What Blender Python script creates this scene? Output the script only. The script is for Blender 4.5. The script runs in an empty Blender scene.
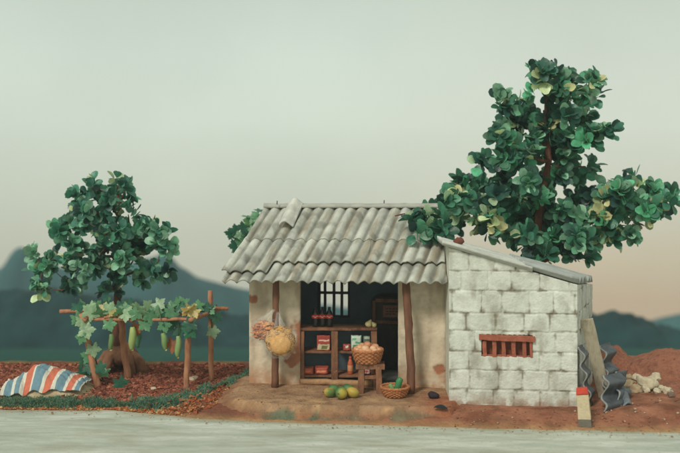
import bpy, math, random
from mathutils import Vector, Matrix, noise
R = math.radians
random.seed(7)
sc = bpy.context.scene
COL = sc.collection

# ------------------------------------------------------------------ camera model: metres, camera 20 m in front of the shop wall, eye 4.5 m up
EYE, DIST, PXM, HZ = 4.5, 20.0, 0.02, 158.0
def S(Y): return PXM * (DIST + Y) / DIST
def P(px, py, Y): return Vector(((px - 340) * S(Y), Y, EYE - (py - HZ) * S(Y)))
def G(px, py, z):                       # the point of height z seen at this place of the photograph
    Y = DIST * ((EYE - z) / ((py - HZ) * PXM) - 1)
    return Vector(((px - 340) * S(Y), Y, z))
def lerp(a, b, t): return a + (b - a) * t
def sm(a, b, x):
    t = max(0.0, min(1.0, (x - a) / (b - a))); return t * t * (3 - 2 * t)
def interp(tab, x):
    if x <= tab[0][0]: return tab[0][1]
    for (x0, y0), (x1, y1) in zip(tab, tab[1:]):
        if x <= x1: return lerp(y0, y1, (x - x0) / (x1 - x0))
    return tab[-1][1]
def nz(x, y, z=0.0, s=1.0): return noise.noise(Vector((x * s, y * s, z * s)))
def fbm(x, y, z=0.0, s=1.0, o=4): return noise.fractal(Vector((x * s, y * s, z * s)), 1.0, 2.0, o)
def lin(c):
    f = lambda v: v / 12.92 if v <= 0.04045 else ((v + 0.055) / 1.055) ** 2.4
    return tuple(f(v / 255.0) for v in c)

# ------------------------------------------------------------------ objects
def tag(o, label=None, cat=None, group=None, kind=None):
    if label: o['label'] = label
    if cat: o['category'] = cat
    if group: o['group'] = group
    if kind: o['kind'] = kind
    return o
def thing(name, loc, label, cat, group=None):
    o = bpy.data.objects.new(name, None); COL.objects.link(o)
    o.location = loc; o.empty_display_size = 0.1
    return tag(o, label, cat, group)
def wloc(o):
    v = Vector((0, 0, 0))
    while o is not None: v += o.location; o = o.parent
    return v
class MB:
    """collects geometry in world coordinates for ONE mesh"""
    def __init__(s): s.v = []; s.f = []; s.t = []; s.cur = (1, 1, 1, 1)
    def add(s, vs, fs, tint=None):
        n = len(s.v); s.v += [Vector(p) for p in vs]; s.f += [tuple(i + n for i in f) for f in fs]
        t = tint or s.cur
        s.t += [t if len(t) == 4 else (*t, 1)] * len(vs)
    def build(s, name, m, parent=None, smooth=True, at=None, bevel=0.0, seg=2):
        base = wloc(parent) if parent is not None else Vector(at) if at is not None else Vector((0, 0, 0))
        me = bpy.data.meshes.new(name)
        me.from_pydata([p - base for p in s.v], [], s.f); me.update()
        a = me.color_attributes.new('tint', 'FLOAT_COLOR', 'POINT')
        a.data.foreach_set('color', [c for t in s.t for c in t])
        if smooth: me.polygons.foreach_set('use_smooth', [True] * len(me.polygons))
        me.materials.append(m)
        o = bpy.data.objects.new(name, me); COL.objects.link(o)
        if parent is not None: o.parent = parent
        elif at is not None: o.location = at
        if bevel:
            b = o.modifiers.new('bevel', 'BEVEL'); b.width = bevel; b.segments = seg; b.limit_method = 'ANGLE'
            me.polygons.foreach_set('use_smooth', [False] * len(me.polygons))
        return o
    # --- shapes
    def beam(s, a, b, w, h, up=(0, 0, 1), rough=0.0, seg=1, taper=1.0, tint=None):
        """a board from a to b, w wide, h thick along up, with hand-cut unevenness"""
        a, b = Vector(a), Vector(b); d = (b - a).normalized(); up = Vector(up)
        sd = d.cross(up).normalized(); up = sd.cross(d).normalized()
        vs, fs = [], []; ring = [(-1, -1), (0, -1), (1, -1), (1, 0), (1, 1), (0, 1), (-1, 1), (-1, 0)]
        sd0 = random.random() * 50
        for i in range(seg + 1):
            t = i / seg; c = lerp(a, b, t); k = lerp(1, taper, t)
            for (x, y) in ring:
                p = c + sd * (x * w / 2 * k) + up * (y * h / 2 * k)
                if rough: p += noise.noise_vector((p + Vector((sd0, 0, 0))) * 5.0) * rough
                vs.append(p)
        for i in range(seg):
            for j in range(8):
                q = (j + 1) % 8; fs.append((i * 8 + j, i * 8 + q, i * 8 + 8 + q, i * 8 + 8 + j))
        fs.append(tuple(range(7, -1, -1))); fs.append(tuple(range(seg * 8, seg * 8 + 8)))
        s.add(vs, fs, tint)
    def tube(s, pts, rad, n=10, rough=0.0, tint=None, cap=True):
        pts = [Vector(p) for p in pts]; vs, fs = [], []; sd0 = random.random() * 50
        prev = None
        for i, p in enumerate(pts):
            d = (pts[min(i + 1, len(pts) - 1)] - pts[max(i - 1, 0)]).normalized()
            if prev is None:
                ref = Vector((1, 0, 0)) if abs(d.x) < 0.8 else Vector((0, 1, 0)); sx = d.cross(ref).normalized()
            else: sx = (prev - d * prev.dot(d)).normalized()
            prev = sx; sy = d.cross(sx); r = rad[i] if isinstance(rad, (list, tuple)) else rad
            for j in range(n):
                a = 2 * math.pi * j / n
                q = p + (sx * math.cos(a) + sy * math.sin(a)) * r
                if rough: q += (q - p) * rough * noise.noise(q * 6 + Vector((sd0, 0, 0)))
                vs.append(q)
        for i in range(len(pts) - 1):
            for j in range(n):
                q = (j + 1) % n; fs.append((i * n + j, i * n + q, i * n + n + q, i * n + n + j))
        if cap:
            fs.append(tuple(range(n - 1, -1, -1))); m = (len(pts) - 1) * n; fs.append(tuple(range(m, m + n)))
        s.add(vs, fs, tint)
    def lathe(s, c, prof, n=24, tint=None, rough=0.0, axis=None):
        """prof: (radius, height) pairs"""
        c = Vector(c); vs, fs = [], []
        M = Matrix.Identity(3) if axis is None else Vector((0, 0, 1)).rotation_difference(Vector(axis).normalized()).to_matrix()
        for (r, z) in prof:
            for j in range(n):
                a = 2 * math.pi * j / n
                q = c + M @ Vector((r * math.cos(a), r * math.sin(a), z))
                if rough: q += noise.noise_vector(q * 6) * rough
                vs.append(q)
        k = len(prof)
        for i in range(k - 1):
            for j in range(n):
                q = (j + 1) % n; fs.append((i * n + j, i * n + q, i * n + n + q, i * n + n + j))
        fs.append(tuple(range(n - 1, -1, -1))); fs.append(tuple(range((k - 1) * n, k * n)))
        s.add(vs, fs, tint)
    def blob(s, c, r, rough=0.0, fs_=3.0, nu=16, nv=10, M=None, tint=None, shape=None):
        c = Vector(c); r = Vector(r) if not isinstance(r, (int, float)) else Vector((r, r, r)); M = M or Matrix.Identity(3)
        vs, fs = [], []; o = Vector((random.random() * 40, random.random() * 40, 0))
        def pt(a, b):
            d = Vector((math.cos(a) * math.sin(b), math.sin(a) * math.sin(b), math.cos(b)))
            k = 1 + (rough * noise.fractal(d * fs_ * 0.5 + o, 1.0, 2.0, 3) if rough else 0)
            q = Vector((d.x * r.x, d.y * r.y, d.z * r.z)) * k
            if shape: q = shape(q, d)
            return c + M @ q
        vs.append(pt(0, 0))
        for i in range(1, nv):
            for j in range(nu): vs.append(pt(2 * math.pi * j / nu, math.pi * i / nv))
        vs.append(pt(0, math.pi))
        for j in range(nu):
            q = (j + 1) % nu
            fs.append((0, 1 + j, 1 + q))
            for i in range(nv - 2):
                b = 1 + i * nu; fs.append((b + j, b + nu + j, b + nu + q, b + q))
            b = 1 + (nv - 2) * nu; fs.append((b + j, len(vs) - 1, b + q))
        s.add(vs, fs, tint)
    def slab(s, top, bot, nu, nv, skip=None, tint=None):
        """closed body between two gridded surfaces, holes where skip(u, v)"""
        vs, tt = [], []
        for fn in (top, bot):
            for j in range(nv + 1):
                for i in range(nu + 1):
                    r = fn(i / nu, j / nv)
                    if isinstance(r, tuple): vs.append(r[0]); tt.append(r[1])
                    else: vs.append(r); tt.append(tint or s.cur)
        N = (nu + 1) * (nv + 1); fs = []; cnt = {}
        for j in range(nv):
            for i in range(nu):
                if skip and skip((i + .5) / nu, (j + .5) / nv): continue
                a = j * (nu + 1) + i; q = (a, a + 1, a + nu + 2, a + nu + 1)
                fs.append(q); fs.append(tuple(x + N for x in reversed(q)))
                for k in range(4):
                    e = (q[k], q[(k + 1) % 4]); cnt[e] = 1
        for (a, b) in list(cnt):
            if (b, a) not in cnt: fs.append((b, a, a + N, b + N))
        n = len(s.v); s.v += [Vector(p) for p in vs]; s.f += [tuple(i + n for i in f) for f in fs]
        s.t += [t if len(t) == 4 else (*t, 1) for t in tt]
    def leaf(s, base, d, nrm, L, W, tint, fold=0.25, curl=0.2, lobed=False):
        d = Vector(d).normalized(); nrm = Vector(nrm); sd = d.cross(nrm)
        if sd.length < 1e-4: sd = d.orthogonal()
        sd.normalize(); nrm = sd.cross(d).normalized(); base = Vector(base)
        vs, fs = [], []
        if not lobed:
            m = 5
            for i in range(m + 1):
                x = i / m; a = math.pi * (0.04 + 0.93 * x)
                w = W * math.sin(a) ** 0.7 * (0.62 + 0.5 * x) * 0.5 if 0 < i else W * 0.05
                if i == m: w = W * 0.16
                z = -curl * L * (x - 0.25) ** 2
                c = base + d * (L * x) + nrm * z
                vs += [c - sd * w + nrm * (fold * w), c, c + sd * w + nrm * (fold * w)]
            for i in range(m):
                b = i * 3; fs += [(b, b + 1, b + 4, b + 3), (b + 1, b + 2, b + 5, b + 4)]
        else:
            n = 60; c0 = base + d * (L * 0.38); vs.append(c0)
            for k in range(n):
                a = 2 * math.pi * k / n
                lob = 0.5 + 0.5 * math.cos(5 * a)
                r = L * 0.60 * (0.66 + 0.34 * lob ** 0.9) * (1.0 + 0.12 * math.cos(a))
                if abs(a - math.pi) < 0.35: r *= 0.6
                r *= 1 + 0.09 * math.cos(15 * a)
                q = c0 + d * (math.cos(a) * r) + sd * (math.sin(a) * r * W / L)
                q += nrm * (-curl * r * r / L + fold * 0.25 * r * (0.5 + 0.5 * math.cos(5 * a)))
                vs.append(q)
            for k in range(n): fs.append((0, 1 + k, 1 + (k + 1) % n))
        s.add(vs, fs, tint)

# ------------------------------------------------------------------ materials
def newmat(name):
    m = bpy.data.materials.new(name); m.use_nodes = True
    nt = m.node_tree; return m, nt, nt.nodes['Principled BSDF'], nt.nodes['Material Output']
def ramp(nt, stops):
    r = nt.nodes.new('ShaderNodeValToRGB'); e = r.color_ramp.elements
    while len(e) < len(stops): e.new(0.5)
    for el, (p, c) in zip(e, stops): el.position = p; el.color = (*c, 1)
    return r
def mk(name, c1, c2, scale=6, rough=0.8, bump=0.15, bscale=None, stretch=(1, 1, 1), tint=False, c3=None, detail=8, spec=0.3, bdist=0.02, fine=None, metallic=0.0, sheen=0):
    """mottled surface: two or three own colours mixed by noise, bump from a finer noise, optional per-piece tint"""
    m, nt, b, out = newmat(name); N, Lk = nt.nodes, nt.links
    tc = N.new('ShaderNodeTexCoord'); mp = N.new('ShaderNodeMapping'); mp.inputs['Scale'].default_value = stretch
    Lk.new(tc.outputs['Object'], mp.inputs['Vector'])
    n1 = N.new('ShaderNodeTexNoise'); n1.inputs['Scale'].default_value = scale; n1.inputs['Detail'].default_value = detail; n1.inputs['Roughness'].default_value = 0.65
    Lk.new(mp.outputs[0], n1.inputs['Vector'])
    st = [(0.32, lin(c1)), (0.68, lin(c2))] if c3 is None else [(0.3, lin(c1)), (0.52, lin(c2)), (0.72, lin(c3))]
    r = ramp(nt, st); Lk.new(n1.outputs['Fac'], r.inputs[0]); col = r.outputs[0]
    if fine:
        n3 = N.new('ShaderNodeTexNoise'); n3.inputs['Scale'].default_value = fine[0]; n3.inputs['Detail'].default_value = 4
        Lk.new(tc.outputs['Object'], n3.inputs['Vector'])
        r3 = ramp(nt, [(fine[1], (0, 0, 0)), (fine[1] + 0.12, (1, 1, 1))]); Lk.new(n3.outputs['Fac'], r3.inputs[0])
        mx = N.new('ShaderNodeMix'); mx.data_type = 'RGBA'; Lk.new(r3.outputs[0], mx.inputs[0]); Lk.new(col, mx.inputs[6]); mx.inputs[7].default_value = (*lin(fine[2]), 1); col = mx.outputs[2]
    if tint:
        at = N.new('ShaderNodeAttribute'); at.attribute_name = 'tint'
        mx = N.new('ShaderNodeMix'); mx.data_type = 'RGBA'; mx.blend_type = 'MULTIPLY'; mx.inputs[0].default_value = 1
        Lk.new(col, mx.inputs[6]); Lk.new(at.outputs['Color'], mx.inputs[7]); col = mx.outputs[2]
    Lk.new(col, b.inputs['Base Color'])
    b.inputs['Roughness'].default_value = rough; b.inputs['Specular IOR Level'].default_value = spec; b.inputs['Metallic'].default_value = metallic
    if bump:
        n2 = N.new('ShaderNodeTexNoise'); n2.inputs['Scale'].default_value = bscale or scale * 4; n2.inputs['Detail'].default_value = 6
        Lk.new(mp.outputs[0], n2.inputs['Vector'])
        bp = N.new('ShaderNodeBump'); bp.inputs['Strength'].default_value = bump; bp.inputs['Distance'].default_value = bdist
        Lk.new(n2.outputs['Fac'], bp.inputs['Height']); Lk.new(bp.outputs[0], b.inputs['Normal'])
    return m
def tinted(name, c1, c2, scale, rough=0.85, bump=0.3, bscale=40, transl=0.0, spec=0.25, bdist=0.02):
    """colour comes from the tint attribute (the piece's own colour), broken up by noise between two grey factors"""
    m, nt, b, out = newmat(name); N, Lk = nt.nodes, nt.links
    tc = N.new('ShaderNodeTexCoord'); n1 = N.new('ShaderNodeTexNoise'); n1.inputs['Scale'].default_value = scale; n1.inputs['Detail'].default_value = 8; n1.inputs['Roughness'].default_value = 0.65
    Lk.new(tc.outputs['Object'], n1.inputs['Vector'])
    r = ramp(nt, [(0.3, (c1,) * 3), (0.7, (c2,) * 3)]); Lk.new(n1.outputs['Fac'], r.inputs[0])
    at = N.new('ShaderNodeAttribute'); at.attribute_name = 'tint'
    mx = N.new('ShaderNodeMix'); mx.data_type = 'RGBA'; mx.blend_type = 'MULTIPLY'; mx.inputs[0].default_value = 1
    Lk.new(at.outputs['Color'], mx.inputs[6]); Lk.new(r.outputs[0], mx.inputs[7])
    Lk.new(mx.outputs[2], b.inputs['Base Color']); b.inputs['Roughness'].default_value = rough; b.inputs['Specular IOR Level'].default_value = spec
    if bump:
        n2 = N.new('ShaderNodeTexNoise'); n2.inputs['Scale'].default_value = bscale; n2.inputs['Detail'].default_value = 6
        Lk.new(tc.outputs['Object'], n2.inputs['Vector'])
        bp = N.new('ShaderNodeBump'); bp.inputs['Strength'].default_value = bump; bp.inputs['Distance'].default_value = bdist
        Lk.new(n2.outputs['Fac'], bp.inputs['Height']); Lk.new(bp.outputs[0], b.inputs['Normal'])
    if transl:
        t = N.new('ShaderNodeBsdfTranslucent'); Lk.new(mx.outputs[2], t.inputs['Color'])
        ms = N.new('ShaderNodeMixShader'); ms.inputs[0].default_value = transl
        Lk.new(b.outputs[0], ms.inputs[1]); Lk.new(t.outputs[0], ms.inputs[2]); Lk.new(ms.outputs[0], out.inputs['Surface'])
    return m
def film(name, c=(235, 240, 235), a=0.22, rough=0.2):
    m, nt, b, out = newmat(name); N, Lk = nt.nodes, nt.links
    b.inputs['Base Color'].default_value = (*lin(c), 1); b.inputs['Roughness'].default_value = rough; b.inputs['Specular IOR Level'].default_value = 0.9
    tc = N.new('ShaderNodeTexCoord'); n2 = N.new('ShaderNodeTexNoise'); n2.inputs['Scale'].default_value = 9; n2.inputs['Detail'].default_value = 3
    Lk.new(tc.outputs['Object'], n2.inputs['Vector'])
    bp = N.new('ShaderNodeBump'); bp.inputs['Strength'].default_value = 0.8; bp.inputs['Distance'].default_value = 0.05
    Lk.new(n2.outputs['Fac'], bp.inputs['Height']); Lk.new(bp.outputs[0], b.inputs['Normal'])
    t = N.new('ShaderNodeBsdfTransparent'); ms = N.new('ShaderNodeMixShader'); ms.inputs[0].default_value = a
    Lk.new(t.outputs[0], ms.inputs[1]); Lk.new(b.outputs[0], ms.inputs[2]); Lk.new(ms.outputs[0], out.inputs['Surface'])
    return m

M = {}
M['ground'] = tinted('earth', 0.72, 1.22, 3.2, 0.95, 0.8, 14, spec=0.1, bdist=0.05)
M['terrace'] = tinted('packed_earth', 0.7, 1.22, 4.5, 0.92, 0.8, 20, spec=0.12, bdist=0.04)
M['road'] = mk('pale_cement', (150, 156, 142), (174, 179, 165), 2.2, 0.9, 0.7, 18, (0.33, 1.6, 1), c3=(202, 205, 194), fine=(14, 0.6, (160, 164, 150)), bdist=0.035, tint=True)
M['crumb'] = tinted('soil_crumb', 0.7, 1.2, 9, 0.95, 0.5, 60, spec=0.1)
M['grass'] = tinted('grass_blade', 0.75, 1.2, 4, 0.8, 0, transl=0.25)
M['leaf'] = tinted('leaf', 0.7, 1.22, 9, 0.36, 0.3, 26, transl=0.36, spec=0.5)
M['bark'] = mk('bark', (70, 42, 34), (122, 80, 62), 7, 0.9, 0.8, 26, (1, 1, 0.35))
M['root'] = mk('root_earth', (104, 72, 54), (150, 108, 82), 4, 0.95, 0.8, 22)
M['pole'] = mk('red_brown_pole', (92, 60, 46), (134, 92, 70), 8, 0.75, 0.5, 22, (1, 1, 0.18))
M['pergola'] = mk('peeled_branch', (136, 88, 64), (186, 134, 102), 7, 0.8, 0.5, 26, (1, 1, 0.3))
M['wood'] = mk('old_shelf_wood', (92, 60, 44), (150, 104, 76), 6, 0.75, 0.5, 22, (1, 1, 0.4), fine=(16, 0.6, (150, 110, 82)))
M['darkwood'] = mk('dark_wood', (50, 42, 42), (74, 60, 56), 7, 0.7, 0.4, 24, (1, 1, 0.3))
M['palewood'] = mk('grey_plank', (134, 122, 102), (176, 166, 144), 6, 0.85, 0.5, 26, (1, 1, 0.2), c3=(150, 140, 116))
M['plaster'] = tinted('old_plaster', 0.82, 1.1, 3.0, 0.9, 0.35, 18, spec=0.15)
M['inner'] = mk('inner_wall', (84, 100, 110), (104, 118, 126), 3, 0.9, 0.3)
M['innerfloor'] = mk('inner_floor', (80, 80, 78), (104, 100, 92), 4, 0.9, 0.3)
M['block'] = tinted('whitewashed_block', 0.84, 1.08, 6, 0.92, 0.4, 34, spec=0.12, bdist=0.02)
M['roof'] = tinted('fibre_cement', 0.74, 1.14, 3.4, 0.85, 0.4, 26, spec=0.2)
M['roofgrey'] = mk('grey_fibre_cement', (112, 118, 116), (158, 162, 156), 3, 0.7, 0.35, 22, (0.25, 2.5, 1), spec=0.3)
M['shard'] = tinted('broken_sheet', .32, .85, 6, 0.5, 0.35, 26, spec=0.45)
M['redbar'] = mk('red_painted_wood', (134, 72, 54), (168, 98, 76), 9, 0.75, 0.4, 30)
M['void'] = mk('vent_dark', (120, 70, 54), (142, 86, 66), 5, 0.95, 0.2)
M['basket'] = mk('wicker', (150, 92, 58), (190, 128, 84), 12, 0.75, 0.3, 40)
M['fruit'] = tinted('fruit_skin', 0.86, 1.1, 5, 0.5, 0.12, 30, spec=0.4)
M['item'] = tinted('printed_pack', 0.9, 1.08, 12, 0.5, 0.1, 40, spec=0.4)
M['bottle'] = mk('dark_bottle', (26, 22, 24), (34, 28, 28), 6, 0.2, 0, spec=0.5)
M['film'] = film('clear_plastic', a=0.085)
M['crisp'] = tinted('crisp', 0.75, 1.2, 18, 0.7, 0.5, 40)
M['sand'] = mk('sand', (156, 138, 108), (196, 178, 146), 9, 0.95, 0.7, 40)
M['stone'] = tinted('stone', 0.75, 1.15, 7, 0.9, 0.7, 26)
M['redearth'] = mk('red_earth', (112, 70, 54), (152, 100, 78), 4, 0.95, 1.0, 16, bdist=0.07, c3=(132, 80, 60), fine=(11, .6, (104, 64, 50)))
M['hill'] = tinted('wooded_hill', 0.6, 1.35, 0.09, 0.95, 0)
M['woods'] = tinted('woods', 0.6, 1.35, 0.5, 0.95, 0)
M['marker'] = tinted('painted_concrete', 0.82, 1.1, 12, 0.8, 0.4, 50)

# ------------------------------------------------------------------ the ground
def lc(r, g, b): return lin((r, g, b))
EDGE = [G(x, y, -0.25) for x, y in ((-160, 409), (0, 410), (60, 411), (110, 411), (150, 414), (200, 419), (270, 422), (340, 425), (420, 427), (500, 429), (600, 431), (680, 433), (860, 436))]
EDGET = [(p.x, p.y) for p in EDGE]
def edgeY(x): return interp(EDGET, x) + 0.05 * nz(x, 3.3, 0, 1.7) + 0.025 * nz(x, 9.1, 0, 6)
POLY = [(-1.90, 0.6), (-1.92, -0.1), (-2.02, -0.9), (-1.85, -1.40), (-1.3, -1.66), (0.0, -1.80), (1.2, -1.88), (1.95, -1.9), (2.2, -1.3), (2.3, 0.6)]
def polydist(x, y):
    """distance outside the terrace outline (0 inside)"""
    inside = False; best = 1e9
    for (x0, y0), (x1, y1) in zip(POLY, POLY[1:] + POLY[:1]):
        if (y0 > y) != (y1 > y) and x < (x1 - x0) * (y - y0) / (y1 - y0) + x0: inside = not inside
        dx, dy = x1 - x0, y1 - y0; t = max(0, min(1, ((x - x0) * dx + (y - y0) * dy) / (dx * dx + dy * dy)))
        best = min(best, math.hypot(x - x0 - t * dx, y - y0 - t * dy))
    return 0.0 if inside else best
def terr_z(x, y):
    d = polydist(x, y)
    lg = -0.07 * sm(.03, .09, d + .05 * nz(x, y, 3, 5)) * sm(-1.0, -1.5, y)
    return lg + 0.012 * fbm(x, y, 0, 2.2) + .03 * sm(.02, .1, d) * fbm(x, y, 4, 4.5) - lerp(.42, 0.85, sm(-1.2, -1.7, y)) * max(0, d - 0.02) ** 1.15 + 0.02 * nz(x, y, 0, 9) * min(1, d * 5)
def ground_z(x, y):
    e = y - edgeY(x)
    top = lerp(-0.12, -0.06, sm(-1.5, 2.5, x))
    if x > 2.5: top += 0.10 * sm(4.6, 5.6, x) * sm(0.1, 1.0, e)
    z = lerp(-0.335, -0.232, sm(-0.06, 0.03, e)) if e < 0.03 else lerp(-0.232, top, sm(0.0, 0.65, e))
    if e > 0:
        z += 0.022 * fbm(x, y, 1, 2.1) * sm(0, .2, e) + 0.012 * nz(x, y, 2, 9)
        if -7.5 < x < -1.9 and 0.3 < e < 4: z += 0.02 * nz(x, y, 5, 14)
    if x < -2 and 2.0 < y < 2.7: z += 0.04 * sm(2.0, 2.3, y)
    k = sm(2.55, 3.3, y)
    if k > 0:
        zf = -0.42 - 0.176 * (y - 3) if y < 45 else -7.81 - 0.28 * (y - 45)
        z = lerp(z, zf + 0.1 * fbm(x, y, 0, 0.3), k)
    if -20 < x < 20 and polydist(x, y) < 0.1: z = min(z, -0.16)
    return z
def ground_col(x, y):
    n = 0.5 + 0.5 * fbm(x, y, 7, 1.4); n2 = 0.5 + 0.5 * nz(x, y, 4, 3)
    e = y - edgeY(x)
    garden = Vector(lerp(Vector(lc(98, 62, 50)), Vector(lc(132, 82, 64)), n))
    right = lerp(Vector(lc(126, 82, 62)), Vector(lc(162, 112, 88)), n)
    right = lerp(right, Vector(lc(104, 76, 58)), 0.7 * sm(.52, .8, n2))
    right = lerp(right, Vector(lc(110, 66, 50)), 0.6 * sm(.5, .75, 0.5 + 0.5 * fbm(x * .8, y * 2, 21, 2.2)))
    c = lerp(garden, right, sm(-2.2, -1.6, x))
    rim = lerp(Vector(lc(150, 116, 78)), Vector(lc(176, 146, 104)), n2)
    c = lerp(c, rim, sm(0.28, 0.0, e) * (0.45 + 0.5 * n))
    if x < 2: c = lerp(c, Vector(lc(108, 104, 66)), 0.7 * sm(1.5, 1.9, y) * sm(.35, .6, n))
    c = lerp(c, lerp(Vector(lc(28, 66, 60)), Vector(lc(40, 82, 72)), n), sm(2.5, 2.8, y))
    return tuple(c)
def axis(lo, hi, step, far_lo, far_hi, g=1.22):
    a = [lo]; 
    while a[-1] < hi: a.append(a[-1] + step)
    d = step
    while a[-1] < far_hi: d *= g; a.append(min(far_hi, a[-1] + d))
    d = step
    while a[0] > far_lo: d *= g; a.insert(0, max(far_lo, a[0] - d))
    return a
def sheet_mesh(name, xs, ys, zf, cf, m):
    b = MB(); nx = len(xs); vs = [(x, y, zf(x, y)) for y in ys for x in xs]
    fs = [(j * nx + i, j * nx + i + 1, (j + 1) * nx + i + 1, (j + 1) * nx + i) for j in range(len(ys) - 1) for i in range(nx - 1)]
    b.v = [Vector(v) for v in vs]; b.f = fs; b.t = [(*cf(v[0], v[1]), 1) if cf else (1, 1, 1, 1) for v in vs]
    return b.build(name, m)
tag(sheet_mesh('ground', axis(-7.6, 7.6, 0.06, -150, 150), axis(-3.0, 3.4, 0.06, -60, 172), ground_z, ground_col, M['ground']), kind='structure')

# packed-earth terrace in front of and under the shop
def terr_col(x, y):
    n = 0.5 + 0.5 * fbm(x, y, 3, 1.3); n2 = 0.5 + 0.5 * fbm(x, y, 8, 2.4); d = polydist(x, y)
    c = lerp(Vector(lc(142, 110, 84)), Vector(lc(176, 142, 110)), n)
    c = lerp(c, Vector(lc(186, 150, 108)), 0.8 * sm(.52, .75, n2) * sm(-1.0, -1.6, y))
    c = lerp(c, Vector(lc(134, 86, 62)), 0.85 * sm(0.03, 0.16, d) * (0.5 + 0.5 * n))
    c = lerp(c, Vector(lc(118, 88, 68)), .55 * sm(.52, .74, 0.5 + 0.5 * fbm(x, y * 1.3, 17, 2.6)))
    c = lerp(c, Vector(lc(152, 90, 64)), 0.8 * sm(1.0, 2.0, x) * sm(-0.6, -1.4, y))
    n3 = .5 + .5 * fbm(x * 1.0, y * 2.2, 12, 2.1)
    moss = (sm(-1.6, -1.1, x) * sm(0.6, -0.6, x) + sm(-1.9, -2.2, x) * sm(-0.9, -1.4, y) + .6 * sm(1.2, .4, abs(x - 1.1))) * sm(0.0, 0.14, d)
    c = lerp(c, Vector(lc(84, 104, 84)), min(1, moss) * sm(.46, .62, n3) * .85)
    return tuple(c)
tx = axis(-3.0, 2.75, 0.045, -3.0, 2.75); ty = axis(-2.5, 0.7, 0.045, -2.5, 0.7)
def tz(x, y): return max(terr_z(x, y), -0.42)
tag(sheet_mesh('terrace', tx, ty, tz, terr_col, M['terrace']), kind='structure')

# road of pale cement, its far edge worn and wavy
b = MB(); xs = axis(-8.5, 8.5, 0.07, -60, 60); vv = [0, .006, .02, .04, .06, .09, .12, .15, .19, .23, .28, .34, .4, .46, .53, .6, .7, .8, .92, 1.05, 1.2, 1.4, 1.6, 1.8, 2.1, 2.4, 2.8, 3.2, 4.5, 7, 12, 20]
nx = len(xs)
for v in vv:
    for x in xs:
        y = edgeY(x) + 0.01 - v - 0.02 * (0.5 + nz(x, 1.2, 0, 11)) * (v < .3)
        b.v.append(Vector((x, y, -0.25 + 0.022 * sm(0, .05, v) * (1 - sm(.1, .5, v)) - 0.05 * (v == 0) + 0.012 * fbm(x * .6, y, 5, 1.1) * sm(0, .3, v)))); st = sm(.30, .0, v + .12 * fbm(x, v * 3, 6, 1.8)) * .75; st = max(st, .35 * sm(.62, .8, .5 + .5 * fbm(x * .5, v * 2, 13, 1.6))); b.t.append((*lerp(Vector((1, 1, 1)), Vector((.74, .58, .42)), st), 1))
b.f = [((j + 1) * nx + i, (j + 1) * nx + i + 1, j * nx + i + 1, j * nx + i) for j in range(len(vv) - 1) for i in range(nx - 1)]
tag(b.build('road', M['road']), kind='structure')

# ------------------------------------------------------------------ hills beyond
def hill(name, prof, Y0, half, zbase, m, cols, step, rough, px0=-330, px1=1010, canopy=2.0):
    b = MB(); xs = []; x = px0
    while x <= px1: xs.append(x); x += step
    ny = 26
    for px in xs:
        X = (px - 340) * S(Y0); top = EYE - (interp(prof, px) - HZ) * S(Y0)
        for j in range(ny + 1):
            t = -1 + 2 * j / ny; y = Y0 + t * half
            k = math.cos(t * math.pi / 2) ** 0.75 if abs(t) < 1 else 0
            z = lerp(zbase, top, k) + k * rough * (fbm(X, y, 0, 1 / canopy, 4))
            b.v.append(Vector((X, y, z)))
            n = 0.5 + 0.5 * fbm(X, y, 3, 0.6 / canopy); c = lerp(Vector(lin(cols[0])), Vector(lin(cols[1])), n); b.t.append((*c, 1))
    n = ny + 1
    b.f = [(i * n + j, (i + 1) * n + j, (i + 1) * n + j + 1, i * n + j + 1) for i in range(len(xs) - 1) for j in range(ny)]
    return tag(b.build(name, m), kind='structure')
FAR = [(-330, 296), (-200, 288), (-100, 276), (-20, 274), (0, 270), (8, 261), (14, 250), (20, 247), (26, 249), (34, 258), (48, 264), (62, 268), (90, 266), (130, 261), (152, 257), (162, 253), (170, 256), (178, 266), (195, 276), (225, 285), (250, 291), (300, 300), (340, 307), (420, 318), (560, 322), (640, 323), (658, 319), (680, 314), (720, 309), (800, 305), (1010, 300)]
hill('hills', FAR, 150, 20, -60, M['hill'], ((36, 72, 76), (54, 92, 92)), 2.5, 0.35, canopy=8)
NEAR = [(-330, 292), (0, 291), (40, 292), (80, 294), (130, 301), (200, 313), (260, 318), (340, 318), (430, 319), (560, 315), (590, 316), (606, 315), (622, 314), (632, 317), (645, 322), (660, 328), (690, 334), (760, 330), (1010, 326)]
hill('woods', NEAR, 50, 6.5, -9.5, M['woods'], ((18, 44, 48), (34, 66, 66)), 2, 0.5, canopy=1.6)

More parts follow.
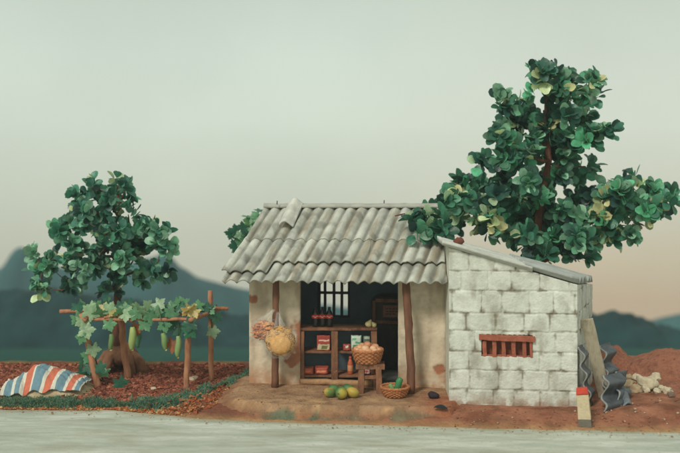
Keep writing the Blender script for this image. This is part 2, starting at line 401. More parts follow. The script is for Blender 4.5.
# ------------------------------------------------------------------ the shop
HA = R(-6.3); HO = Vector((-1.82, 0.0, 0.0)); HD = Vector((math.cos(HA), math.sin(HA), 0)); HN = Vector((-math.sin(HA), math.cos(HA), 0))
def H(u, v, z): return HO + HD * u + HN * v + Vector((0, 0, z))
def hu(px): # distance along the front wall of the point seen at column px
    k = (px - 340) * PXM / DIST
    # X = k * (20 + Y): HO.x + u c = k (20 + u s)
    return (k * DIST - HO.x) / (math.cos(HA) - k * math.sin(HA))
shop = thing('village_shop', HO, 'small open-fronted shop with stained cream walls under a grey corrugated roof', 'shop')
U0, UL, UR, U1 = 0.0, hu(300), hu(398), hu(446)
DEP = 2.2; WT = 0.14
PATCHES = [(hu(249.5), 1.68, .17, .09), (hu(301), 0.9, .2, .5), (hu(294), .5, .24, .2), (hu(441), .36, .15, .12)]
def wall_tint(u, z):
    n = 0.5 + 0.5 * fbm(u, z, 2, 1.7); n2 = 0.5 + 0.5 * fbm(u, z, 9, 3.5)
    c = lerp(Vector(lc(194, 174, 148)), Vector(lc(222, 209, 186)), n)
    c = lerp(c, Vector(lc(160, 150, 130)), 0.55 * sm(.5, .85, n2))
    c = lerp(c, Vector(lc(168, 150, 128)), 0.6 * sm(.5, .78, .5 + .5 * fbm(u * 2.2, z * .6, 14, 1.6)))
    c = lerp(c, Vector(lc(178, 128, 92)), 0.8 * sm(.5, 0.0, z) * sm(.2, .55, n2))
    q = 0
    for (pu, pz, ru, rz) in PATCHES:
        d = math.hypot((u - pu) / ru, (z - pz) / rz) + 0.75 * fbm(u, z, 4, 2.6) + .3 * fbm(u, z, 6, 9)
        q = max(q, sm(1.0, 0.7, d))
    c = lerp(c, lerp(Vector(lc(140, 78, 56)), Vector(lc(172, 112, 82)), n2), q * .9)
    return tuple(c), q
def front_wall(u0, u1, z0, z1, skip=None, nu=None):
    w = MB(); nu = nu or max(8, int((u1 - u0) / 0.022)); nv = max(8, int((z1 - z0) / 0.022))
    def top(a, c):
        u, z = lerp(u0, u1, a), lerp(z0, z1, c); col, q = wall_tint(u, z)
        edge = min(a * (u1 - u0), (1 - a) * (u1 - u0)); edge = 0.012 * sm(0.05, 0, edge)
        return H(u + 0.008 * nz(u, z, 7, 4), 0.012 * fbm(u, z, 0, 2.5) + 0.016 * q + edge + 0.004 * nz(u, z, 0, 18), z), col
    def bot(a, c):
        u, z = lerp(u0, u1, a), lerp(z0, z1, c); return H(u, WT, z), wall_tint(u, z)[0]
    w.slab(top, bot, nu, nv); return w
wl = front_wall(U0, UL, -0.05, 2.42).build('wall', M['plaster'], shop)
wr = front_wall(UR, U1, -0.05, 2.42).build('wall', M['plaster'], shop)
front_wall(UL + .004, UR - .004, 2.12, 2.42).build('lintel', M['plaster'], shop)
def plain_wall(a, c, z0, z1, th, name='wall', m='plaster', gable=0, hole=None):
    """a wall from a to c (u, v), thickness to the inside, with an optional gable peak and window hole (s0, s1, z0, z1)"""
    A, B = H(*a, 0), H(*c, 0); d = (B - A); L = d.length; d.normalize(); n = Vector((0, 0, 1)).cross(d)
    w = MB()
    def zt(s): return z1 + gable * max(0, 1 - abs(s / L - 0.52) / 0.52)
    cuts = [0, L] if not hole else [0, hole[0], hole[1], L]
    nu = int(L / 0.08) + 1
    us = sorted(set([i / nu for i in range(nu + 1)] + ([hole[0] / L, hole[1] / L] if hole else [])))
    nv = 28
    zs = [i / nv for i in range(nv + 1)]
    if hole: zs = sorted(set(zs + [(hole[2] - z0) / (z1 - z0), (hole[3] - z0) / (z1 - z0)]))
    def top(a_, c_):
        u = us[int(round(a_ * (len(us) - 1)))]; zz = zs[int(round(c_ * (len(zs) - 1)))]; s = u * L
        return A + d * s + Vector((0, 0, z0 + zz * (zt(s) - z0))), wall_tint(s + 3, zz * 2)[0]
    def bot(a_, c_): q = top(a_, c_); return q[0] + n * th, q[1]
    def skip(a_, c_):
        if not hole: return False
        i = int(a_ * (len(us) - 1)); j = int(c_ * (len(zs) - 1)); s = (us[i] + us[i + 1]) / 2 * L; z = z0 + (zs[j] + zs[j + 1]) / 2 * (z1 - z0)
        return hole[0] < s < hole[1] and hole[2] < z < hole[3]
    w.slab(top, bot, len(us) - 1, len(zs) - 1, skip)
    return w.build(name, M[m], shop, smooth=False)
plain_wall((0.0, DEP), (0.0, WT + .002), -0.05, 2.3, .12, gable=.75)
plain_wall((U1, WT + .002), (U1, DEP), -0.05, 2.3, .12, gable=.75)
# rear wall with the barred window; opening seen between columns 318 and 349
YB = 2.0
def hub(px, v):
    k = (px - 340) * PXM / DIST; o = HO + HN * v
    return (k * (DIST + o.y) - o.x) / (math.cos(HA) - k * math.sin(HA))
wu0, wu1 = hub(317.5, DEP), hub(350, DEP)
Yw = H((wu0 + wu1) / 2, DEP, 0).y
wz0, wz1 = EYE - (317.5 - HZ) * S(Yw), EYE - (270 - HZ) * S(Yw)
bw = MB()
def rear(u0, u1, z0, z1):
    bw.slab(lambda a, c: H(lerp(u1, u0, a), DEP + .12, lerp(z0, z1, c)), lambda a, c: H(lerp(u1, u0, a), DEP, lerp(z0, z1, c)), 6, 6)
rear(0.125, wu0, -.05, 2.3); rear(wu1, U1 - .125, -.05, 2.3); rear(wu0 + .001, wu1 - .001, -.05, wz0); rear(wu0 + .001, wu1 - .001, wz1, 2.3)
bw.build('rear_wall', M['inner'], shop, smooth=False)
win = MB(); fw = .05
def wring(a, c, v):
    us = (wu0 + .003, wu0 + fw, wu1 - fw, wu1 - .003); zs = (wz0 + .003, wz0 + fw, wz1 - fw, wz1 - .003); return H(us[int(round(a * 3))], v, zs[int(round(c * 3))])
win.slab(lambda a, c: wring(a, c, DEP + .015), lambda a, c: wring(a, c, DEP + .085), 3, 3, lambda a, c: .34 < a < .66 and .34 < c < .66)
wf = win.build('window', M['darkwood'], shop, bevel=.006)
for px in (319, 324.8, 333.8, 341.6, 349):
    t = MB(); u = hub(px, DEP); t.beam(H(u, DEP + .05, wz0 + .04), H(u, DEP + .05, wz1 - .04), .06, .055, up=HN, rough=.004, seg=6); t.build('window_bar', M['darkwood'], wf, bevel=.006)
t = MB(); zc = EYE - (292.8 - HZ) * S(Yw); t.beam(H(wu0 + .02, DEP + .02, zc), H(wu1 - .02, DEP + .02, zc), .03, .06, rough=.004, seg=6); t.build('window_bar', M['darkwood'], wf, bevel=.006)
# inner linings: dark painted walls and floor inside
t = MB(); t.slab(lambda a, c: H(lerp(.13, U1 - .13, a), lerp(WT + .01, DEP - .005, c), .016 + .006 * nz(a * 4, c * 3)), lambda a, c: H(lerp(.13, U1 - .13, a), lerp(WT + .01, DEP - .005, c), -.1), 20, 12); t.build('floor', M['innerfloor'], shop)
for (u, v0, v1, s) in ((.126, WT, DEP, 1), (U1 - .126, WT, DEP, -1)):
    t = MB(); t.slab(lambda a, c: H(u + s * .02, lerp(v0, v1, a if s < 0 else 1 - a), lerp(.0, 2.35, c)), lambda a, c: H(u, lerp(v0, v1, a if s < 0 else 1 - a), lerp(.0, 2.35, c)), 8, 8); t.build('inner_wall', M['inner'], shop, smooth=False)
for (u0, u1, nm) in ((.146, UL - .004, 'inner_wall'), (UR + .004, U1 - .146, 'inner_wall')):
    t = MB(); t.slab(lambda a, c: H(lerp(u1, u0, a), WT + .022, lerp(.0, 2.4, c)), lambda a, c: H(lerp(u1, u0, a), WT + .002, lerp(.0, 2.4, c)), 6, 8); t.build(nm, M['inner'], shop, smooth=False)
# threshold beam along the foot of the opening
t = MB(); t.beam(H(UL + .01, .03, .055), H(hu(372), .03, .05), .12, .1, rough=.015, seg=14); t.build('threshold', mk('threshold_earth', (150, 112, 80), (186, 148, 110), 6, .9, .5), shop)
# posts
def post(px, y0, y1, Ya, Yb, r, bend=0.0):
    a, c = P(px[0], y0, Ya), P(px[1], y1, Yb); t = MB(); n = 14; pts = []
    for i in range(n + 1):
        k = i / n; p = lerp(a, c, k) + Vector((bend * math.sin(k * 5.5) + .008 * nz(k * 9, bend * 50), .008 * nz(k * 9, 4), 0)); pts.append(p)
    t.tube(pts, [r * (1.06 - .12 * i / n + .05 * nz(i, r * 90, 0, .9)) for i in range(n + 1)], 12, rough=.22); return t
post((275, 276), 387.5, 272, -.36, -.32, .068).build('post', M['pole'], shop)
post((411.3, 406.2), 393.5, 272, -.86, -.70, .078, .012).build('post', M['pole'], shop)

# roof
rL, rR, eL, eR = P(266, 210, 1.25), P(441, 210, .82), P(222, 282.5, -.62), P(447.5, 284.5, -1.12)
RN = ((eR - eL).cross(rL - eL)).normalized()
if RN.z < 0: RN = -RN
def flare(t): return 0.10 * (t - 0.45) ** 2 if t > .45 else 0
def phase(u, t):
    x = lerp(lerp(266, 441, u), lerp(222, 447.5, u), t); return ((x + 76 * t) / (1 + .11 * t) - 266) / 10.9
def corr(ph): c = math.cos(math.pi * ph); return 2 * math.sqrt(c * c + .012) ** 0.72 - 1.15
def RS(u, t, off=0.0): return lerp(lerp(rL, rR, u), lerp(eL, eR, u), t) + RN * (off + flare(t))
def roof_col(u, t, seed):
    p = RS(u, t); ph = phase(u, t); n = .5 + .5 * fbm(ph * .35, t * 2.0, seed, 2.2); n2 = .5 + .5 * fbm(ph * 1.1, t * 1.4, seed + 5, 1.6); n3 = .5 + .5 * nz(math.floor(ph + .5), seed, 0, .83)
    c = lerp(Vector(lc(150, 152, 142)), Vector(lc(198, 200, 189)), n)
    c = lerp(c, Vector(lc(206, 206, 194)), .5 * sm(.5, .8, n3))
    c = lerp(c, Vector(lc(148, 134, 110)), .65 * sm(.5, .76, n2)); c = lerp(c, Vector(lc(112, 110, 100)), .6 * sm(.56, .8, .5 + .5 * fbm(p.x * 1.2, p.z * 2, seed * 2, 2.4)))
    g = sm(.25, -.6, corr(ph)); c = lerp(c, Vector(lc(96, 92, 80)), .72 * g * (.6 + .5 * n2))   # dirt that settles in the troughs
    return tuple(c)
def roof_sheet(u0, u1, t0, t1, o0, o1, A, seed, slant=0.0, tw=0.0, thick=.028):
    w = MB(); nu = max(14, int((u1 - u0) * 20 * 12)); nv = max(8, int((t1 - t0) * 60)); k = []
    for a_ in range(nu + 1): pass
    def pos(a, c, d):
        te = t1 + .012 * nz(a * (u1 - u0) * 30, seed, 0, 1) + .006 * nz(a * (u1 - u0) * 90, seed, 3, 1)
        t = lerp(t0, te, c); u = lerp(u0, u1, a) + slant * (t - t0)
        ph = phase(u, t) + .10 * nz(u * 9, 3.1, 0, 1)
        off = lerp(o0, o1, c) + tw * (a - .5) * c + A * corr(ph) * (1 + .18 * nz(math.floor(ph), 2, 0, 1.37)) + .008 * fbm(u * 5, t * 5, seed, 2) - d
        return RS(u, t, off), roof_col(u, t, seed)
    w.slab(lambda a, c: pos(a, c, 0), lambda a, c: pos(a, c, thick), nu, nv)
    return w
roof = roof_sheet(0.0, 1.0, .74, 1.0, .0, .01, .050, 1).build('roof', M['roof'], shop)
roof_sheet(-.005, .205, .44, .905, .06, .085, .050, 2, -.03).build('roof_sheet', M['roof'], roof)
roof_sheet(.175, .64, .44, .775, .06, .085, .050, 3, .0, .012).build('roof_sheet', M['roof'], roof)
roof_sheet(.635, 1.0, .44, .77, .06, .08, .050, 4, -.012, -.02).build('roof_sheet', M['roof'], roof)
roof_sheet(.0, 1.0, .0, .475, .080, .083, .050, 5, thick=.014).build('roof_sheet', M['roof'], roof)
# far slope of the roof, down to the rear wall
bL, bR = H(-.12, DEP + .35, 2.28), H(U1 + .05, DEP + .35, 2.28)
t = MB(); BN = (bL - rL).cross(rR - rL).normalized(); BN = BN if BN.z > 0 else -BN
def back(a, c, d): return lerp(lerp(rR, rL, a), lerp(bR, bL, a), c) + BN * (.05 + .04 * corr(a * 15) - d) + Vector((0, .03, 0)), (.45, .45, .4)
t.slab(lambda a, c: back(a, c, 0), lambda a, c: back(a, c, .028), 150, 8); t.build('roof_sheet', M['roof'], roof)
t = MB(); t.slab(lambda a, c: lerp(rL, rR, lerp(-.012, 1.0, a)) + Vector((0, lerp(-.14, .2, c), .10 + .04 * math.sin(math.pi * c) + .012 * fbm(a * 8, c, 0, 2))), lambda a, c: lerp(rL, rR, lerp(-.012, 1.0, a)) + Vector((0, lerp(-.14, .2, c), .05)), 60, 6, tint=lc(166, 166, 156)); t.build('ridge_cap', M['roof'], roof)
for px in (277, 384):
    q = P(px, 208, 1.0); q.z = lerp(rL.z, rR.z, (px - 266) / 175) + .13; t = MB(); t.tube([q, q + Vector((.004, 0, .075))], .012, 6); t.build('nail', M['darkwood'], roof)

# loose strip of sheet lying on the roof
def strip(a, c, d):
    t = lerp(-.02, .335, c); x = lerp(lerp(290.5, 304.5, a), lerp(279.5, 294, a), c); xl, xr = lerp(266, 222, t), lerp(441, 447.5, t); u = (x - xl) / (xr - xl)
    return RS(u, t, .215 + .02 * c + .075 * math.cos((a - .42) * 4.4) + .006 * nz(a * 5, c * 6) - d), tuple(lerp(Vector(lc(206, 207, 197)), Vector(lc(178, 177, 166)), .5 + .5 * nz(a * 3, c * 7)))
t = MB(); t.slab(lambda a, c: strip(a, c, 0), lambda a, c: strip(a, c, .026), 18, 24)
q = strip(.5, .5, 0)[0]
tag(t.build('roofing_strip', M['roof'], at=q), 'narrow loose strip of pale corrugated sheet lying askew on the shop roof near its ridge', 'roofing strip')
t = MB(); uu = lambda px, tt: (px - lerp(266, 222, tt)) / (lerp(441, 447.5, tt) - lerp(266, 222, tt))
t.tube([RS(uu(396, .2), .2, .2), RS(uu(401, .18), .18, .195), RS(uu(406, .165), .165, .2)], [.012, .016, .008], 6, rough=.3)
tag(t.build('twig', M['bark'], at=RS(uu(401, .18), .18, .19)), 'short reddish twig lying on the upper right of the shop roof', 'twig')

# ------------------------------------------------------------------ white block shed on the right
A0, A1 = P(449, 404, -1.45), P(577.5, 407, -1.68); A2 = P(592.5, 395, 0.15); A3 = Vector((2.06, -.46, A0.z))
ZB = min(A0.z, A1.z) - .06
def topz(x): # underside of the roof, falling to the right
    zl = EYE - (247.5 - HZ) * S(A0.y); zr = EYE - (285 - HZ) * S(A1.y); return lerp(zl, zr, (x - A0.x) / (A1.x - A0.x))
shed = thing('block_shed', A0, 'white painted block shed with one barred vent and a sloping grey sheet roof', 'shed')
ROWS = [EYE - (y - HZ) * .0185 for y in (412, 389.5, 370, 351.5, 331, 313, 290.5, 271, 252, 233)]
rb = random.Random(3); JO = []
for r in range(len(ROWS)):
    js = [-.4 + (r % 2) * .25 + rb.uniform(-.06, .06)]
    while js[-1] < 4: js.append(js[-1] + rb.uniform(.36, .54))
    JO.append(js)
def blocks(a, z, off=0.0):
    """(joint 0..1, block id) at distance a along the wall and height z"""
    zz = z + .016 * nz(a, z, 1, 3) + .008 * nz(a, z, 2, 11); r = 0
    while r < len(ROWS) - 1 and zz > ROWS[r]: r += 1
    aa = a + off + .016 * nz(a, z, 3, 3) + .008 * nz(a, z, 5, 11); js = JO[r]; i = 0
    while i < len(js) - 1 and aa > js[i]: i += 1
    dz = min(abs(zz - ROWS[r]), abs(zz - ROWS[r - 1]) if r else 9); da = min(abs(aa - js[i]), abs(aa - js[i - 1]) if i else 9)
    w = .0105 * (1 + 1.0 * nz(a, z, 9, 2.2))
    j = max(sm(w * 2.4, w * .4, dz), sm(w * 2.2, w * .4, da)); return j, r * 17.3 + i * 5.1, min(dz, da), max(0, .09 - dz) * max(0, .09 - da)
def block_surface(A, B, off, dark):
    d = (B - A); d.z = 0; L = d.length; d.normalize(); n = Vector((d.y, -d.x, 0))
    def fn(a, c):
        s = a * L; x = A.x + d.x * s; z = lerp(ZB, topz(x), c); j, bid, dj, cor = blocks(s, z, off)
        h = .5 + .5 * nz(bid, 1.7, 0, .917); nn = .5 + .5 * fbm(s, z, off, 2.2); n2 = .5 + .5 * fbm(s, z, off + 4, 5)
        o = -.02 * j * (.3 + .9 * n2) + .014 * (h - .5) + .005 * fbm(s, z, off, 5) - .05 * cor * 60 * (n2 > .5) * .2 + .004 * nz(s, z, 1, 30)
        col = lerp(Vector(lc(188, 190, 178)), Vector(lc(222, 224, 214)), .6 * h + .4 * nn)
        n4 = .5 + .5 * fbm(s * 2.2, z * .8, off + 8, 1.7)
        col = lerp(col, Vector(lc(158, 154, 138)), .4 * sm(.5, .75, n2) * sm(.75, .3, nn))
        col = lerp(col, Vector(lc(150, 146, 130)), .5 * sm(.55, .8, n4))
        col = lerp(col, Vector(lc(126, 118, 102)), .7 * sm(.35, .65, n2) * min(1, cor * 330))
        col = lerp(col, Vector(lc(124, 114, 96)), j * lerp(.08, .75, sm(.34, .68, n2)))
        col = lerp(col, Vector(lc(146, 112, 88)), .75 * sm(.30, .04, z - ZB) * sm(.25, .55, n2))
        return Vector((A.x + d.x * s, A.y + d.y * s, z)) + n * o, tuple(col * dark)
    return fn, n, L, d
fn, nf, LF, df = block_surface(A0, A1, 0, 1.0)
va, vb = (481.5 - 449) / 128.5, (533 - 449) / 128.5
def uz(py): return EYE - (py - HZ) * .01853
vz0, vz1 = uz(356), uz(334)
w = MB(); NU, NV = 200, 190
def skipv(a, c):
    x = lerp(A0.x, A1.x, a); z = lerp(ZB, topz(x), c); return va < a < vb and vz0 < z < vz1
w.slab(fn, lambda a, c: fn(a, c)[0] - nf * .16, NU, NV, skipv); wall = w.build('wall', M['block'], shed)
fn2, n2_, L2, d2 = block_surface(A1 + df * .002 - nf * .035, A2, 2.1, 1.0)
w = MB(); w.slab(fn2, lambda a, c: fn2(a, c)[0] - n2_ * .14, 90, 150); w.build('wall', M['block'], shed)
for (a, c) in ((A2 - n2_ * .15, A3 + Vector((.1, 0, 0))), (A3, A0 - nf * .17)):
    d = (c - a).normalized(); n = Vector((d.y, -d.x, 0)); w = MB()
    f = lambda s, k, o: (lambda q: Vector((q.x, q.y, lerp(ZB, topz(q.x) - .02, k))) + n * o)(lerp(a, c, s))
    w.slab(lambda s, k: f(s, k, 0), lambda s, k: f(s, k, -.1), 10, 10, tint=lc(206, 206, 190)); w.build('wall', M['block'], shed, smooth=False)
# vent: lintel, sill, bars, dark recess
def V(a, z, o=0.0): return A0 + df * (a * LF) + nf * o + Vector((0, 0, z - A0.z))
t = MB(); t.beam(V(va - .018, uz(336.6), .01), V(vb + .016, uz(337.6), .01), .09, .105, rough=.012, seg=14)
vent = t.build('vent', M['redbar'], shed, bevel=.008)
t = MB(); t.slab(lambda a, c: V(lerp(va - .02, vb + .02, a), lerp(vz0 - .05, vz1 + .05, c), -.165), lambda a, c: V(lerp(va - .02, vb + .02, a), lerp(vz0 - .05, vz1 + .05, c), -.19), 4, 4); t.build('vent_back', M['void'], vent, smooth=False)
for px in (485, 494.5, 504, 514, 524.5, 531.5):
    a = (px - 449) / 128.5; t = MB(); t.beam(V(a - .002, uz(340), -.01), V(a + .004, uz(356.2), -.014 - .01 * random.random()), .075 if px < 530 else .05, .05, up=nf, rough=.012, seg=6); t.build('vent_bar', M['redbar'], vent, bevel=.008)
t = MB(); t.beam(V(va + .005, uz(355.2), -.055), V(vb - .005, uz(355.6), -.055), .05, .04, rough=.008, seg=8); t.build('sill', M['redbar'], vent, bevel=.006)
# roof of two sheets, the right one a darker grey, ridges running down the slope
def shed_roof(px0, px1, lift, thick_l, m, tint, name, parent, slope0=0.0):
    w = MB()
    x0, x1 = (px0 - 340) * .0185, (px1 - 340) * .0183
    def f(a, c, o):
        x = lerp(x0, x1, a); k = (x - A0.x) / (A1.x - A0.x); yf = lerp(A0.y, A1.y, k) - .10; yb = lerp(A3.y, A2.y, max(0, min(1, k))) + .2
        if k > .95: yf += (k - .95) * 2.2
        y = lerp(yf, yb, c) + .015 * nz(x, c * 6, lift, 2) * (c in (0, 1)); n = .5 + .5 * fbm(x * .6, y * 3, lift * 9, 1.5)
        xe = x + (.05 * nz(c * 7, lift * 40) if a == 1 else 0)
        if lift > .05: xe += .74 * a * c; x = xe
        z = topz(x) + .055 + lift + slope0 * k + .045 * math.cos(2 * math.pi * (c * (yb - yf)) / .27 + .6) * (.55 + .45 * k) + .008 * nz(x, y, 1, 2)
        col = lerp(Vector(tint[0]), Vector(tint[1]), n)
        return Vector((xe, y, z - o)), tuple(col)
    w.slab(lambda a, c: f(a, c, 0), lambda a, c: f(a, c, thick_l), 60, 90); return w.build(name, m, parent)
sroof = shed_roof(442.5, 532, .03, .055, M['roof'], (lc(172, 175, 166), lc(206, 208, 199)), 'roof', shed)
shed_roof(523, 580, .058, .045, M['roof'], (lc(140, 146, 143), lc(184, 188, 181)), 'roof_sheet', sroof)
t = MB(); q = P(459, 241, -1.05); q.z = topz(q.x) + .15; t.blob(q, (.10, .09, .07), .35, 3, tint=lc(112, 68, 54)); t.cur = lc(112, 68, 54)
tag(t.build('clay_lump', M['stone'], at=q), 'reddish brown clay lump on the high end of the shed roof', 'clay lump')

# ------------------------------------------------------------------ shelf, stool and goods in the shop front
def F(px, py, Y): return P(px, py, Y)
def zF(py, Y): return EYE - (py - HZ) * S(Y)
def xF(px, Y): return (px - 340) * S(Y)
YS0, YS1 = -.02, .46
shelf = thing('display_shelf', (xF(338, .1), .2, .02), 'old brown wooden display shelf with open compartments in the shop opening', 'shelf')
zt_, zm_, zb_ = zF(329.5, YS0), zF(352.8, YS0), zF(376.5, YS0)
def brd(name, a, b, w, h, up, parent=shelf, m='wood', rough=.007, seg=10, bv=.008):
    t = MB(); t.beam(a, b, w, h, up=up, rough=rough, seg=seg); return t.build(name, M[m], parent, bevel=bv)
xl, xm, xr = xF(302.6, YS0), xF(334.6, YS0), xF(374, YS0); ym = (YS0 + YS1) / 2; dp = YS1 - YS0
for (x, wd) in ((xl, .07), (xm, .13), (xr, .115)):
    brd('upright', (x, YS0, .03), (x, YS0, zt_ - .035), wd, .07, (0, 1, 0)); 
    if x != xm: brd('upright', (x, YS1 - .03, .03), (x, YS1 - .03, zt_ - .035), .06, .06, (0, 1, 0), m='darkwood')
for z, nm, h in ((zt_, 'top_board', .055), (zb_, 'bottom_board', .05)):
    brd(nm, (xl - .05, ym + .02, z), (xr + .06, ym + .02, z), dp, h, (0, 0, 1))
brd('shelf_board', (xl + .036, ym + .03, zm_), (xm - .066, ym + .03, zm_), dp - .04, .045, (0, 0, 1)); brd('shelf_board', (xm + .066, ym + .03, zm_ + .005), (xr - .06, ym + .03, zm_ - .01), dp - .04, .045, (0, 0, 1))
brd('back_panel', (xl, YS1 + .012, (zb_ + zt_) / 2), (xr, YS1 + .012, (zb_ + zt_) / 2), .015, zt_ - zb_ - .06, (0, 0, 1), m='inner', rough=0, seg=1, bv=.002)

# soda bottles
def bottle(px, label):
    Y = .16; z0 = zt_ + .03; h = zF(307, Y) - z0; x = xF(px, Y); r = .068
    o = thing('soda_bottle', (x, Y, z0), label, 'bottle', 'dark soda bottles on the shelf top')
    t = MB(); t.lathe((x, Y, z0), [(r * .9, 0), (r, .02), (r, h * .30), (r * .93, h * .42), (r, h * .54), (r, h * .62), (r * .8, h * .74), (r * .42, h * .86), (r * .36, h * .93)], 20); t.build('body', M['bottle'], o)
    t = MB(); t.lathe((x, Y, z0 + h * .92), [(r * .4, 0), (r * .42, .005), (r * .42, h * .07), (r * .3, h * .085)], 14, tint=lc(60, 40, 40)); t.build('cap', M['item'], o)
    t = MB(); n = 28; hh = h * .2; zc = z0 + h * .53
    vs = []; 
    for k in range(3):
        for j in range(n): a = 2 * math.pi * j / n; vs.append((x + (r + .004) * math.cos(a), Y + (r + .004) * math.sin(a), zc + hh * (k / 2 - .5)))
    t.add(vs, [(k * n + j, k * n + (j + 1) % n, (k + 1) * n + (j + 1) % n, (k + 1) * n + j) for k in range(2) for j in range(n)], lc(190, 44, 34)); lb = t.build('label', M['item'], o)
    t = MB()   # the pale running stroke across the label
    for j in range(n):
        a0, a1 = 2 * math.pi * j / n, 2 * math.pi * (j + 1) / n; f = lambda a, d: (x + (r + .007) * math.cos(a), Y + (r + .007) * math.sin(a), zc + hh * (.16 * math.sin(a * 5) + d))
        t.add([f(a0, -.09), f(a1, -.09), f(a1, .09), f(a0, .09)], [(0, 1, 2, 3)], lc(226, 190, 176))
    t.build('label_mark', M['item'], lb)
bottle(315.3, 'dark soda bottle with red label, leftmost of the three on the shelf')
bottle(322.3, 'dark soda bottle with red label, standing between the other two bottles')
bottle(329.3, 'dark soda bottle with red label, nearest the window panes of the three')

def pack(name, px0, px1, py0, py1, Y, d, col, label, cat, bands=(), bulge=.12, lean=0.0, zbase=None):
    """a soft or card pack seen from px0..px1, py0..py1, printed with bands (v0, v1, u0, u1, colour)"""
    x0, x1, z1, z0 = xF(px0, Y), xF(px1, Y), zF(py0, Y), zF(py1, Y)
    if zbase is not None: z1 += zbase - z0; z0 = zbase
    t = MB(); w_, h_ = x1 - x0, z1 - z0; sd = random.random() * 30
    def side(sgn):
        def f(a, c):
            e = (1 - (2 * a - 1) ** 6) * (1 - (2 * c - 1) ** 6); cc = col
            for (v0, v1, u0, u1, k) in bands:
                if v0 <= c + .05 * nz(a * 4, sd) <= v1 and u0 <= a + .05 * nz(c * 4, sd + 3) <= u1: cc = k
            return Vector((lerp(x0, x1, a), Y + lean * c * h_ + sgn * (d / 2) * lerp(1 - bulge * 6 if bulge > .1 else 1 - bulge, 1, e ** .5) + .01 * nz(a * 3, c * 3, sd), lerp(z0, z1, c) + .008 * nz(a * 5, sd))), lc(*cc)
        return f
    t.slab(side(-1), side(1), 26, 26)
    return tag(t.build(name, M['item'], at=((x0 + x1) / 2, Y, z0)), label, cat)
zs = zm_ + .024; zl_ = zb_ + .027
pack('snack_box', 317, 330, 336, 351, .17, .16, (160, 66, 56), 'red and white snack box on the upper left shelf board', 'box', ((.06, .42, .05, .95, (196, 184, 150)), (.1, .34, .35, .8, (112, 112, 70)), (.62, .72, .1, .9, (226, 190, 170))), .03, zbase=zs)
pack('noodle_packet', 351, 361.5, 336, 351, .12, .15, (196, 214, 196), 'white packet with green print on the upper right shelf board', 'packet', ((.2, .4, .2, .8, (70, 140, 100)), (.5, .62, .4, .95, (96, 160, 120)), (.7, .85, .1, .5, (120, 176, 140))), .13, zbase=zs)
pack('snack_packet', 343, 350.5, 344.5, 351, .10, .12, (166, 76, 66), 'small red and white packet beside the green printed packet', 'packet', ((.45, .8, .3, .7, (226, 214, 200)),), .13, zbase=zs)
pack('foil_packet', 362.5, 370.5, 335.5, 350, .2, .1, (92, 116, 104), 'shiny dark green packet behind the basket of onions', 'packet', ((.75, .95, .2, .9, (196, 206, 190)),), .13, zbase=zs)
pack('red_packet', 303.2, 313.8, 368, 375, .12, .26, (164, 84, 62), 'orange red packet lying on the lower left shelf board against the upright', 'packet', ((.3, .6, .2, .7, (206, 110, 72)),), .13, zbase=zl_)
pack('red_packet', 315, 328.5, 367.5, 375, .12, .26, (170, 78, 60), 'wider red packet with pale print on the lower left shelf board', 'packet', ((.35, .62, .15, .85, (216, 140, 110)),), .13, zbase=zl_)
pack('sweet_packet', 364, 370.5, 368.5, 375.5, .1, .12, (206, 170, 164), 'pink and white packet at the foot of the shelf behind the stool legs', 'packet', ((.3, .6, .1, .6, (190, 80, 80)),), .13, zbase=zl_)
x, Y, z0 = xF(350.3, .1), .1, zl_; h = zF(356, .1) - z0
o = thing('sauce_bottle', (x, Y, z0), 'orange sauce bottle on the lower right shelf board', 'bottle')
t = MB(); t.lathe((x, Y, z0), [(.05, 0), (.056, .015), (.056, h * .55), (.05, h * .66), (.03, h * .8), (.025, h * .86)], 16, tint=lc(186, 92, 58)); t.build('body', M['item'], o)
t = MB(); t.lathe((x, Y, z0 + h * .85), [(.03, 0), (.032, .01), (.026, h * .13), (.012, h * .15)], 12, tint=lc(172, 74, 52)); t.build('cap', M['item'], o)
t = MB(); t.lathe((x, Y, z0 + h * .18), [(.058, 0), (.059, .004), (.059, h * .3), (.058, h * .3 + .004)], 16, tint=lc(206, 140, 100)); t.build('label', M['item'], o)
for (px, py, r, tl, lab) in ((368.3, 325, .07, .5, 'larger pale yellow bulb on the right end of the shelf top'), (374.3, 326.6, .052, -.7, 'smaller pale yellow bulb at the very end of the shelf top')):
    q = Vector((xF(px, .1), .1, zt_ + .028 + r * .75)); t = MB(); Mx = Matrix.Rotation(tl, 3, 'Y')
    t.blob(q, (r * 1.0, r, r * .8), .12, 3, M=Mx, tint=lc(206, 190, 136), shape=lambda p, d: p * (1 + .06 * math.cos(7 * math.atan2(d.y, d.x))) + Vector((0, 0, .9 * r * max(0, d.z) ** 8)))
    tag(t.build('bulb', M['fruit'], at=q), lab, 'bulb')

